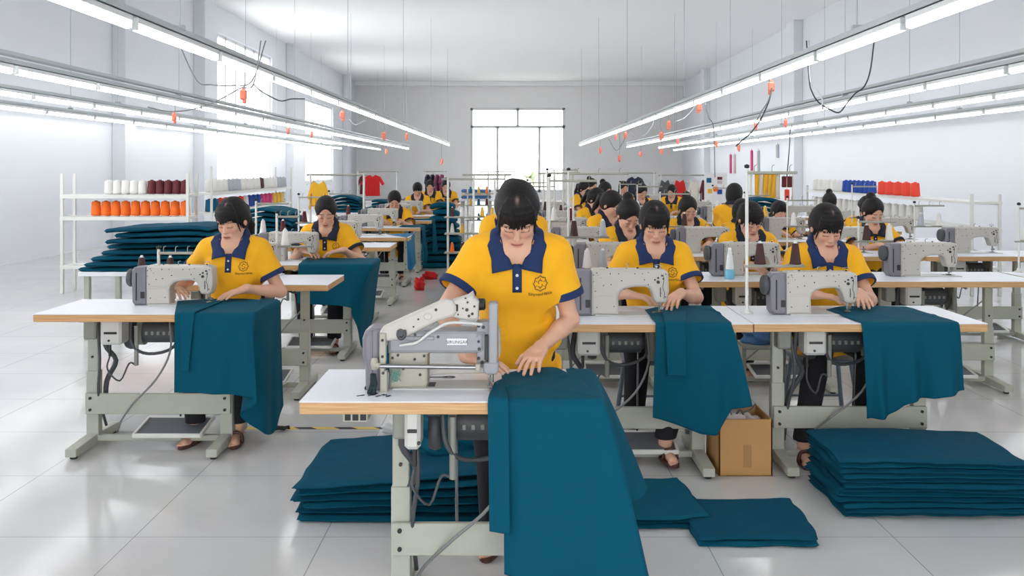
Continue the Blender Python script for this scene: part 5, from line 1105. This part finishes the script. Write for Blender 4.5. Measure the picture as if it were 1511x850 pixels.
# ================================================================== cardboard box, tape, small floor things
bx0, bx1 = wx(1061, 4.78), wx(1141, 4.78); BY0, BY1 = 4.79, 5.10; bh = .287
t = empty('cardboard_box', ((bx0 + bx1) / 2, (BY0 + BY1) / 2, 0), 0.0, 'open brown cardboard box of scraps between the two right front tables', 'box'); w_, d_ = bx1 - bx0, BY1 - BY0
mb = MB(); e = .005
mb.b2(-w_ / 2, w_ / 2, -d_ / 2, d_ / 2, 0, .006, 0, .001)
for s_ in (-1, 1): mb.b2(-w_ / 2, w_ / 2, s_ * (d_ / 2 - e) - e, s_ * (d_ / 2 - e) + e, 0, bh, 0, .002); mb.b2(s_ * (w_ / 2 - e) - e, s_ * (w_ / 2 - e) + e, -d_ / 2, d_ / 2, 0, bh, 0, .002)
mb.build('carton', 'brown_card', t)
mb = MB(); mb.b2(-.012, .030, -d_ / 2 - .0015, -d_ / 2 + .001, .045, .16, 0, .0005); o = mb.build('packing_tape', 'card_d', t)
cxb, cyb = (bx0 + bx1) / 2, (BY0 + BY1) / 2
crumple('fabric_scrap', (cxb - .03, cyb, .19), (.085, .09, .06), 'cream', 'pale grey scrap bulging from the cardboard box, left one', seed=31)
crumple('fabric_scrap', (cxb + .055, cyb - .03, .19), (.06, .075, .055), 'cream', 'pale grey scrap bulging from the cardboard box, right one', seed=33)
mb = MB(); mb.tube([(-.03, 0, 0), (-.05, -.02, .06), (-.085, -.03, .12), (-.10, -.03, .14)], .003, 6); mb.tube([(0, 0, 0), (.02, 0, .05), (.06, .0, .07), (.085, .0, .10)], .004, 6); mb.tube([(-.01, 0, .0), (-.02, -.01, .04), (.0, -.02, .07), (.02, -.02, .04)], .005, 6)
tag(mb.build('cable_offcut', 'darkgrey', None, (cxb, cyb - .02, .235)), 'dark cable ends sticking out of the cardboard box', 'cable')
mb = MB(); mb.b2(-.62, .42, -.022, .022, 0, .0012, 0, .0003); tag(mb.build('floor_tape', 'tape', None, (wx(510, 5.68), 5.68, 0.0005)), 'yellow and black striped tape on the floor left of the foreground table', 'tape')
mb = MB()
for k in range(5): rs = random.Random(k); mb.tube([(rs.uniform(-.05, .05), rs.uniform(-.03, .03), .008 + rs.uniform(0, .02)) for _ in range(5)], .006, 6)
tag(mb.build('rag', 'dark', None, (wx(415, 5.62), 5.62, 0)), 'small dark tangled rag on the floor beside the striped tape', 'rag')
crumple('paper_scrap', (wx(560, 5.4) + .1, 5.6, 0), (.10, .06, .05), 'paper', 'crumpled white paper on the floor behind the table leg', 'paper', seed=71)
crumple('red_bundle', (wx(612, 11.6), 12.2, 0), (.07, .08, .10), 'red', 'small red bundle on the floor under the sixth left table', 'bag', seed=72)
crumple('red_bundle', (wx(630, 13), 13.4, 0), (.10, .08, .07), 'red', 'small red bundle on the floor at the end of the left tables', 'bag', seed=73)
crumple('denim_bundle', (wx(1118, 5.9), 5.75, .50), (.13, .09, .09), 'bgarm', 'pale blue bundle between the two right front tables', 'fabric', seed=74)
mb = MB(); 
t = empty('stand_table', (wx(1118, 5.9), 5.75, 0), 0, 'small stand carrying the pale blue bundle between the right front tables', 'stand'); mb.b2(-.14, .14, -.1, .1, .475, .50, 0, .004); mb.build('stand_top', 'leg_d', t)
for sx_ in (-1, 1): mb = MB(); mb.cyl((sx_ * .12, 0, 0), (sx_ * .12, 0, .476), .012); mb.build('leg', 'leg_d', t)

# ================================================================== thread stands, bottles
thread_stand((wx(1102, 5.08), 5.08, ZT), .775, .27, 'tall white thread pole at the left end of the right front table', trayz=wz(390, 5.08) - ZT, tray=(-.02, .31))
TS = wx(1102, 5.08)
zt_ = wz(390, 5.08) + .001
o = thread_cone('brown', (TS + .07, 5.08, zt_), 'dark brown thread cone on the tall thread pole, nearer the pole'); o = thread_cone('brown', (TS + .26, 5.08, zt_), 'dark brown thread cone on the tall thread pole, outer end')
mb = MB(); mb.lathe([(0, 0), (.03, 0), (.032, .01), (.028, .09), (.02, .16), (.012, .20), (.012, .22), (0, .222)], n=20); b1 = mb
t = empty('plastic_bottle', (wx(1074, 6.72), 6.66, ZT), 0, 'translucent plastic bottle with blue liquid beside the machine in the second right row', 'bottle')
mb.build('bottle_body', 'bottle', t); mb = MB(); mb.lathe([(0, .003), (.0315, .003), (.0335, .01), (.0305, .07), (.0, .072)], n=20); mb.build('liquid', 'bottle_b', t)
# stand with two dark cones, left of the second right row machine
def cones(base, lst, pre): 
    for dx, m_, nm in lst: thread_cone(m_, (base[0] + dx, base[1], base[2]), pre % nm)
x = wx(842, 6.7); thread_stand((x, 6.95, ZT), .76, .44, 'white thread stand right behind the foreground woman’s shoulder', trayz=wz(352, 6.7) - ZT, tray=(-.05, .3), double=True)
cones((x, 6.95, wz(352, 6.7) + .001), [(.04, 'brown', 'inner'), (.25, 'grey_t', 'outer')], 'thread cone on the stand behind the foreground woman’s shoulder, %s one')
x = wx(845, 6.2); thread_stand((x - .16, 6.02, ZT - .78), 1.50, .30, 'white floor stand with a low spool tray right of the foreground woman', trayz=wz(396, 6.0), tray=(.0, .50))
cones((x - .16, 6.02, wz(396, 6.0) + .001), [(.12, 'brown', 'dark brown'), (.24, 'white_t', 'white'), (.34, 'grey_t', 'grey'), (.44, 'white_t', 'outermost white')], 'thread cone on the low spool tray right of the foreground woman, %s one')
x = wx(812, 8); thread_stand((x, 8.72, ZT), .76, .3, 'white thread stand at the aisle end of the third right row', trayz=.30); cones((x, 8.72, ZT + .301), [(.06, 'white_t', 'left'), (.21, 'maroon', 'right')], 'thread cone at the aisle end of the third right row, %s one')
k = 0
for (c, y, m_, h) in ((1, 8.95, 'brown', .56), (2, 7.1, 'brown', .40), (2, 8.95, 'white_t', .5), (1, 10.6, 'maroon', .6), (0, 10.6, 'grey_t', .6), (3, 7.1, 'white_t', .5), (0, 12.3, 'brown', .62), (1, 12.3, 'white_t', .6), (2, 10.6, 'gold_t', .5), (3, 10.6, 'white_t', .6), (2, 12.3, 'white_t', .55), (3, 8.95, 'grey_t', .45)):
    x = .06 + 1.2 * c + .12; rn = {7.1: 'second', 8.95: 'third', 10.6: 'fourth', 12.3: 'fifth'}[y]
    thread_stand((x, y, ZT), h, .28, 'white thread stand on the %s right row table, %s' % (rn, cols_[c]), trayz=.24, group=None, r=.007)
    cones((x, y, ZT + .241), [(.06, m_, 'left'), (.23, 'white_t' if k % 2 else m_, 'right')], '%s thread cone, ' + rn + ' right row, ' + cols_[c]); k += 1
for (x, y, lab, ms) in ((-2.55, 6.05, 'behind the left front machine', ('brown', 'brown')), (-2.2, 8.10, 'left of the second left woman', ('white_t', 'maroon')), (-2.25, 9.93, 'on the fourth left table', ('maroon', 'white_t')), (-2.2, 11.3, 'on the fifth left table', ('maroon', 'maroon'))):
    if y == 6.05:
        thread_stand((wx(236, 5.6), 5.58, ZT), .30, .2, 'short white thread stand ' + lab, trayz=.14, tray=(-.16, .22)); cones((wx(236, 5.6), 5.58, ZT + .141), [(-.10, 'brown', 'left'), (.06 + wx(248, 5.6) - wx(246, 5.6), 'brown', 'right')], 'dark brown thread cone behind the left front machine, %s one')
    else: thread_stand((x, y, ZT), .5, .28, 'white thread stand ' + lab, trayz=.22); cones((x, y, ZT + .221), [(.06, ms[0], 'left'), (.23, ms[1], 'right')], 'thread cone on the stand ' + lab + ', %s one')
thread_stand((wx(415, 7), 6.87, ZT), .45, .16, 'white thread stand beside the machine on the second left table', trayz=.22); thread_cone('white_t', (wx(415, 7) + .06, 6.87, ZT + .221), 'white thread cone on the second left table')
thread_cone('maroon', (wx(382, 6.6), 6.75, ZT), 'maroon thread cone standing on the second left table', 1.2)
# tall floor racks of thread in the aisle end
def floor_rack(x0, x1, y, H, trays, label, seed):
    t = empty('thread_rack', (x0, y, 0), 0, label, 'rack'); L = x1 - x0
    for x in (0, L * .55, L):
        mb = MB(); mb.cyl((x, 0, .02), (x, 0, H), .014, n=10); mb.b2(x - .02, x + .02, -.16, .16, 0, .025); mb.build('post', 'pole', t)
    mb = MB(); mb.b2(-.08, L + .12, -.012, .012, H - .03, H - .008); mb.b2(L * .3, L + .2, .05, .07, H + .02, H + .035); mb.cyl((L * .55, .06, H - .02), (L * .55, .06, H + .02), .008)
    mb.b2(L * .5, L * .6, -.01, .06, H - .03, H - .015); mb.build('top_bar', 'polebar', t)
    rs = random.Random(seed); pal = ['white_t', 'brown', 'orange_t', 'white_t', 'grey_t', 'teal_t', 'gold_t', 'maroon']
    for ti, z in enumerate(trays):
        mb = MB(); mb.b2(-.04, L + .04, -.10, .10, z - .015, z); mb.build('tray', 'polebar', t)
        n = int(L / .11)
        for i in range(n): thread_cone(pal[rs.randrange(8)], (x0 + .05 + i * (L - .08) / max(1, n - 1), y + rs.uniform(-.03, .03), z + .001), 'small thread cone, %s tray of the %s' % (['lowest', 'middle', 'top'][ti], label), .95, 'thread cones on the %s tray of the %s' % (['lowest', 'middle', 'top'][ti], label))
floor_rack(wx(661, 11.5), wx(730, 11.5), 11.5, wz(262, 11.5), (.55, .78, .98), 'white thread rack left of the foreground woman’s head', 1)
floor_rack(wx(690, 16), wx(745, 16), 16.0, wz(256, 16), (.7, .95, 1.15), 'farther white thread rack near the aisle end', 2)
floor_rack(wx(803, 13), wx(832, 13), 13.2, wz(254, 13), (.7, .95), 'white thread rack right of the foreground woman’s head', 3)
# folded checked cloth beyond the rack
for i in range(3): slab('folded_cloth', ['bgarm', 'wgarm', 'bgarm'][i], (wx(702, 17.6), 17.9, 1.0 + i * .06), .55, .4, .055, lambda X, Y: 0 * X, 0, 300 + i); o = bpy.data.objects[[q.name for q in bpy.data.objects if q.name.startswith('folded_cloth')][-1]]; tag(o, ['lower blue', 'middle pale', 'upper blue'][i] + ' folded cloth on the bench beyond the aisle racks', 'fabric')
low_bench(wx(702, 17.6) - .32, wx(702, 17.6) + .32, 17.65, 18.15, 1.0, 'white bench with folded cloth beyond the aisle racks')

# ================================================================== shelves with cones of thread
def cone_row(x0, y0, x1, y1, n, z, mats_, where, sc=1.0):
    for i in range(n):
        f_ = i / max(1, n - 1); m_ = mats_[i] if i < len(mats_) else mats_[-1]; cn = {'white_t': 'white', 'brown': 'dark brown', 'maroon': 'maroon', 'orange_t': 'orange', 'blue_t': 'blue', 'teal_t': 'teal', 'red_t': 'red', 'pink_t': 'pink', 'gold_t': 'gold', 'grey_t': 'grey'}[m_]
        thread_cone(m_, (x0 + (x1 - x0) * f_, y0 + (y1 - y0) * f_, z + .001), '%s thread cone on %s' % (cn, where), sc, '%s thread cones on %s' % (cn, where), True)
YS = 12.0; z1, z2 = wz(287, YS), wz(319, YS)
shelf_unit((wx(100, YS), YS - .15, 0), wx(283, YS) - wx(100, YS), .34, (z2, z1, .35), 1.5, 'white shelving unit with brown and orange thread at the far left')
xs = wx(279, YS) - .05
cone_row(xs, YS, xs - 4 * .105, YS, 5, z1, ['maroon'] * 5, 'the upper shelf at the far left', 1.22)
cone_row(xs - 5 * .107, YS, xs - 9 * .107, YS, 5, z1, ['white_t'] * 5, 'the upper shelf at the far left', 1.22)
cone_row(xs, YS, xs - 9 * .125, YS, 10, z2, ['orange_t'] * 10, 'the lower shelf at the far left', 1.3)
SX = -5.0; za = 1.55 - .078 * 5.0; zb = 1.55 - .19 * 5.0 + .36
t = shelf_unit((SX, 15.7, 0), 5.6, .34, (.35, .83, za), 1.6, 'long white shelving unit with bright thread along the left side', rz=PI / 2)
colr = ['teal_t', 'teal_t', 'red_t', 'red_t', 'red_t', 'red_t', 'red_t', 'white_t', 'blue_t', 'blue_t', 'blue_t', 'pink_t', 'pink_t', 'pink_t', 'gold_t', 'gold_t', 'gold_t', 'white_t']
cone_row(SX - .10, 15.9, SX - .10, 21.0, 18, .83, colr, 'the lower board of the long left shelf', 1.5)
cone_row(SX - .10, 15.9, SX - .10, 21.0, 20, za, ['white_t'] * 4 + ['grey_t'] * 3 + ['white_t'] * 5 + ['brown'] + ['white_t'] * 4 + ['grey_t'] * 3, 'the upper board of the long left shelf', 1.5)
RX = 5.6; zr = 1.55 - .0705 * 5.6
t = shelf_unit((RX + .34, 11.6, 0), 6.5, .34, (.35, zr - .33, zr), 1.25, 'long white shelving unit with blue and red thread along the right side', rz=PI / 2)
yR = lambda px: RX * F / (px - CX)
cone_row(RX + .1, yR(1197), RX + .1, yR(1230), 6, zr, ['white_t'] * 6, 'the upper board of the right shelf', 1.42)
cone_row(RX + .1, yR(1240), RX + .1, yR(1278), 7, zr, ['blue_t'] * 7, 'the upper board of the right shelf', 1.42)
cone_row(RX + .1, yR(1292), RX + .1, yR(1340), 5, zr, ['red_t'] * 5, 'the upper board of the right shelf', 1.42)
cone_row(RX + .1, yR(1197), RX + .1, yR(1345), 18, zr - .33, ['white_t'] * 18, 'the middle board of the right shelf', 1.42)
# boards hanging from the left: gold cards, boxes
# ================================================================== garments and racks at the back
clothes_rack((wx(458, 13.5), 13.5, 0), wx(537, 13.5) - wx(458, 13.5), wz(256, 13.5), 'white clothes rail behind the second left woman')
garment((wx(468, 13.5) + .02, 13.5, wz(256, 13.5) - .005), 'ygarm', 'gold garment on the clothes rail behind the second left woman', .26, .36)
clothes_rack((wx(528, 24.6), 24.6, 0), wx(585, 24.6) - wx(528, 24.6), wz(252, 24.6), 'white clothes rail at the far left with a red top')
garment((wx(550, 24.6), 24.6, wz(252, 24.6) - .005), 'red', 'bright red top hanging on the far left clothes rail', .5, .55)
garment((wx(536, 24.6), 24.9, wz(253, 24.6) + .0), 'maroon', 'dark red top hanging beside the bright red one at the far left', .34, .5)
clothes_rack((wx(628, 27), 27, 0), wx(656, 27) - wx(628, 27), wz(252, 27), 'white clothes rail with dark tops at the back of the aisle')
for i, (px, m_, nm) in enumerate(((631, 'dgarm', 'leftmost dark'), (638, 'dgarm', 'middle dark'), (645, 'pgarm', 'plum'), (652, 'pgarm', 'rightmost plum'))): garment((wx(px, 27), 27, wz(252, 27) - .005), m_, nm + ' top on the rail at the back of the aisle', .42, .55, rz=1.35)
clothes_rack((wx(922, 22), 22, 0), wx(965, 22) - wx(922, 22), wz(254, 22), 'white clothes rail with a dark top in the right block')
garment((wx(937, 22), 22, wz(254, 22) - .005), 'dgarm', 'black top hanging above the heads in the right block', .42, .46)
clothes_rack((wx(975, 18), 18, 0), wx(1048, 18) - wx(975, 18), wz(257, 18), 'white clothes rail with red and pale tops in the right block')
for px, m_, nm in ((981, 'darkgrey', 'grey'), (1003, 'red', 'bright red'), (1024, 'wgarm', 'pale'), (1042, 'maroon', 'maroon')): garment((wx(px, 18), 18, wz(257, 18) - .005), m_, nm + ' top hanging on the right block clothes rail', .215, .38, rz=.15)
Yy = 14.55; zb_ = wz(254, Yy)
clothes_rack((wx(1108, Yy), Yy, 0), wx(1170, Yy) - wx(1108, Yy), zb_, 'clothes rail with striped yellow lengths in the right block', shelf=False)
for i in range(6):
    mb = MB(); w0 = .062; G = [[(w0 * (u - .5), .012 * math.sin(u * 6 + k * .5), -.0 - .38 * k / 8 * (1 if i % 2 else .96)) for k in range(9)] for u in np.linspace(0, 1, 7)]
    mb.sheet(np.array(G), .008); o = mb.build('hanging_fabric', 'ygarm' if i % 2 == 0 else 'gold_t' if i == 3 else 'wgarm', None, (wx(1117, Yy) + i * .064, Yy - .0, zb_ - .034)); tag(o, ['first', 'second', 'third', 'fourth', 'fifth', 'sixth'][i] + ' hanging length of cloth from the left on the right block rail', 'fabric')
for i, (m_, zz) in enumerate((('maroon', -.03), ('maroon', -.03), ('red_t', -.23))):
    mb = MB(); mb.b2(-.035, .035, -.02, .02, -.17, 0, 0, .01)
    if i == 2: mb.cyl((0, 0, 0), (0, 0, .2), .003, n=6)
    else: mb.cyl((0, 0, 0), (0, 0, .022), .003, n=6)
    tag(mb.build('fabric_bundle', m_, None, (wx(1157, Yy) + (i % 2) * .085 + (.03 if i == 2 else 0), Yy - .0 - (.05 if i == 2 else 0), zb_ - .034 + zz)), ['left maroon', 'right maroon', 'lower coral'][i] + ' bundle hanging beside the yellow lengths', 'fabric')
# ribbons and swatches on the right wall
for i, (px, py0, py1, m_) in enumerate(((1077, 228, 256, 'pink_t'), (1083, 228, 256, 'cream'), (1108, 222, 252, 'pink_t'), (1118, 222, 256, 'grey_t'), (1146, 213, 233, 'grey_t'))):
    Y = 8.84 * F / (px - CX); z0, z1_ = wz(py0, Y), wz(py1, Y); mb = MB(); mb.b2(-.03, .03, -.10, .10, z1_ - z0, 0, 0, .012)
    for k in range(4): mb.b2(-.04, -.028, -.09 + k * .05, -.06 + k * .05, z1_ - z0 + .02, -.02, 1 if k % 2 else 0, .003)
    mb.cyl((0, 0, 0), (0, 0, .06), .01); tag(mb.build('hanging_ribbon', [m_, 'wgarm'], None, (8.868, Y, z0)), 'long hank of ribbon on the right wall, %s from the left' % ['first', 'second', 'third', 'fourth', 'fifth'][i], 'ribbon')
t = empty('swatch_board', (wx(1056, 16), 16.0, 0), 0, 'white board with square cloth swatches in the right block', 'board')
mb = MB(); mb.b2(-.19, .19, 0, .015, wz(300, 16), wz(255, 16)); mb.build('board_panel', 'paper', t)
for s_ in (-1, 1): mb = MB(); mb.cyl((s_ * .17, .02, 0), (s_ * .17, .02, wz(255, 16)), .012); mb.b2(s_ * .17 - .015, s_ * .17 + .015, -.12, .14, 0, .02); mb.build('post', 'pole', t)
for px, py, m_ in ((1046, 266, 'teal_t'), (1062, 263, 'maroon'), (1062, 269, 'cream'), (1048, 282, 'gold_t'), (1056, 279, 'orange_t'), (1062, 283, 'blue_t')):
    x = wx(px, 16) - wx(1056, 16); z = wz(py, 16); h_ = .045 if py < 270 and px > 1050 else .08; mb = MB(); mb.b2(x - .04, x + .04, -.012, 0, z - h_ / 2, z + h_ / 2, 0, .003); mb.build('swatch', m_, t)

# ================================================================== people
def stool_for(p, label):
    stool((p.location.x, p.location.y + .02, 0), label)
P0 = person('standing woman in the foreground with dark bangs bending over the teal cloth', (wx(763, 3.70), 3.70), wz(266, 3.70), S=1.06, lean=.30, hp=.80, neck=.42, vox=.0037, standing=True,
    hands={1: ((.098, 3.62, .865), (-.30, -.90, -.26), None, .30), -1: ((-.17, 3.50, .86), (.85, -.5, -.12), None, .3)}, hair_off=.0, elb={1: (.35, .3, -.8), -1: (.95, .2, -.4)})
P1 = person('woman with a side ponytail at the left front table, one hand on the teal cloth', (wx(343, 5.72), 5.72), wz(291, 5.72), S=1.08, lean=.10, hp=.42, hy=-.28, neck=.22, vox=.0045, style='side',
    hands={1: ((wx(366, 5.6), 5.56, .85), (-.75, -.62, -.20), None, .25), -1: ((-2.02, 5.62, .85), (.6, -.7, -.1))}, hair_off=.01)
P2 = person('woman with long bangs seated just right of the centre, both hands at the needle', (wx(966, 5.55), 5.55), wz(296, 5.55), S=1.08, lean=.14, hp=.42, neck=.24, vox=.0045,
    hands={1: ((wx(1006, 5.2), 5.24, .865), (-.55, -.80, -.22), None, .5), -1: ((wx(928, 5.2), 5.24, .86), (.92, -.35, -.12), None, .45)}, feet={1: (wx(985, 4.95), 5.02, .02), -1: (wx(945, 5.0), 5.3)})
P3 = person('woman with bangs seated at the right front table behind the speckled machine', (wx(1219, 5.57), 5.57), wz(300, 5.57), S=1.10, lean=.14, hp=.50, hy=.08, neck=.26, vox=.0045,
    hands={1: ((wx(1272, 5.2), 5.24, .865), (-.12, -.95, -.22), None, .25), -1: ((wx(1205, 5.2), 5.24, .86), (.92, -.35, -.1), None, .4)}, feet={1: (wx(1275, 5.3), 5.3), -1: (wx(1182, 5.1), 5.05)})
P4 = person('smiling woman at the third left table with pulled back hair', (wx(481, 8.35), 8.35), wz(289, 8.35), S=1.14, lean=.22, hp=.48, hy=.15, neck=.25, vox=.006, trim='black_navy', style='plain',
    hands={1: ((wx(505, 8.05), 8.10, .86), (-.9, -.35, -.12)), -1: ((wx(447, 8.05), 8.05, .86), (.8, -.5, -.1))})
more = [ # px, Y, crown py, S, yaw, hp, hy, style, label
 (927, 7.5, 293, 1.06, 0.25, .75, .1, 'bun', 'dark haired woman bowed low behind the second right row, beside the thread stand'),
 (1107, 7.35, 297, 1.10, 0.1, .60, .15, 'bangs', 'woman with bangs behind the tall thread pole in the second right row'),
 (1288, 9.35, 291, 1.15, 0.1, .55, .1, 'bun', 'dark haired woman looking down at the far right edge'),
 (1015, 9.35, 289, 1.06, 0.1, .5, .1, 'bun', 'woman looking down in the third right row, right of the centre women'),
 (1150, 11.0, 296, 1.0, 0.1, .3, .25, 'bangs', 'small distant woman facing forward below the striped yellow lengths'),
 (1084, 10.0, 270, 1.05, PI - .4, .1, .0, 'back', 'worker seen from behind with short dark hair in the right block'),
 (1095, 9.2, 293, 1.05, PI - .5, .3, .0, 'back', 'dark haired worker turned away behind the thread pole woman'),
 (1224, 12.9, 284, 1.08, 0.0, .7, .0, 'bangs_bun', 'worker with a hair bun just showing over the right front woman’s head'),
 (1279, 10.9, 289, 1.08, 0.0, .5, .0, 'plain', 'worker mostly hidden behind the woman at the far right edge'),
 (902, 9.3, 281, 1.12, .55, .55, .35, 'plain', 'woman in profile leaning right in the third right row near the aisle'),
 (880, 11.0, 277, 1.10, .6, .6, .3, 'plain', 'woman in profile leaning right in the fourth right row near the aisle'),
 (893, 12.7, 268, 1.0, .4, .4, .2, 'bun', 'dark haired worker in the fifth right row near the aisle'),
 (862, 14.9, 267, 1.0, .7, .4, .2, 'plain', 'worker at the aisle end of the fifth right row'),
 (873, 16.0, 263, 1.0, .7, .4, .2, 'bun', 'far worker at the aisle end of the seventh right row'),
 (920, 17.6, 267, 1.0, .2, .4, .2, 'plain', 'far worker below the black hanging top, left one'),
 (946, 14.3, 270, 1.05, .3, .6, .2, 'bun', 'worker in gold below the black hanging top, right one'),
 (991, 16.2, 272, 1.0, -.3, .5, -.2, 'plain', 'worker below the red hanging top in the right block'),
 (757, 6.1, 264, 1.08, -.1, .5, .0, 'plain', 'worker almost hidden behind the foreground woman'),
 (582, 13.4, 281, 1.16, .05, .65, .1, 'plain', 'woman bent over the sixth left table, nearest of the four far left workers'),
 (616, 16.6, 269, 1.05, .0, .5, .1, 'bangs', 'second of the four far left workers from the front'),
 (635, 18.5, 265, 1.05, .0, .4, .0, 'plain', 'third of the four far left workers, partly hidden'),
 (658, 20.4, 265, 1.15, .0, .45, .0, 'bun', 'farthest left worker leaning at the aisle end'),
]
for i, (px, Y, cy, S_, yw, hp_, hy_, sty, lab) in enumerate(more):
    person(lab, (wx(px, Y), Y), wz(cy, Y), yaw=yw, S=S_, lean=.2 if abs(yw) < 2 else .1, hp=hp_, hy=hy_, neck=.3, vox=.007 if Y < 10 else .010 if Y < 13 else .012, trim='black_navy', style=sty, legs=True, standing=(px == 745), logo=abs(yw) < 1.5)
# two visible stools
stool((P2.location.x, P2.location.y + .05, 0), 'steel stool under the woman just right of the centre'); stool((P3.location.x + .02, P3.location.y + .05, 0), 'blue grey steel stool under the right front woman')
stool((P1.location.x, P1.location.y + .05, 0), 'steel stool under the woman at the left front table')

# ================================================================== camera, world, view
cam = bpy.data.cameras.new('camera'); co = bpy.data.objects.new('camera', cam); COL.objects.link(co); co.location = (0, 0, CAMZ); co.rotation_euler = (PI / 2, 0, 0)
cam.sensor_width = 36; cam.lens = 36 * F / 1511; cam.shift_x = -(CX - 755.5) / 1511; cam.shift_y = -(425 - CY) / 1511; cam.clip_end = 200
SC.camera = co
w = bpy.data.worlds.new('world'); SC.world = w; w.use_nodes = True; w.node_tree.nodes['Background'].inputs[0].default_value = (.96, .98, 1, 1); w.node_tree.nodes['Background'].inputs[1].default_value = 4.5
SC.view_settings.view_transform = 'Standard'; SC.view_settings.look = 'None'; SC.view_settings.gamma = 1; SC.view_settings.exposure = 0.25; SC.view_settings.use_curve_mapping = False
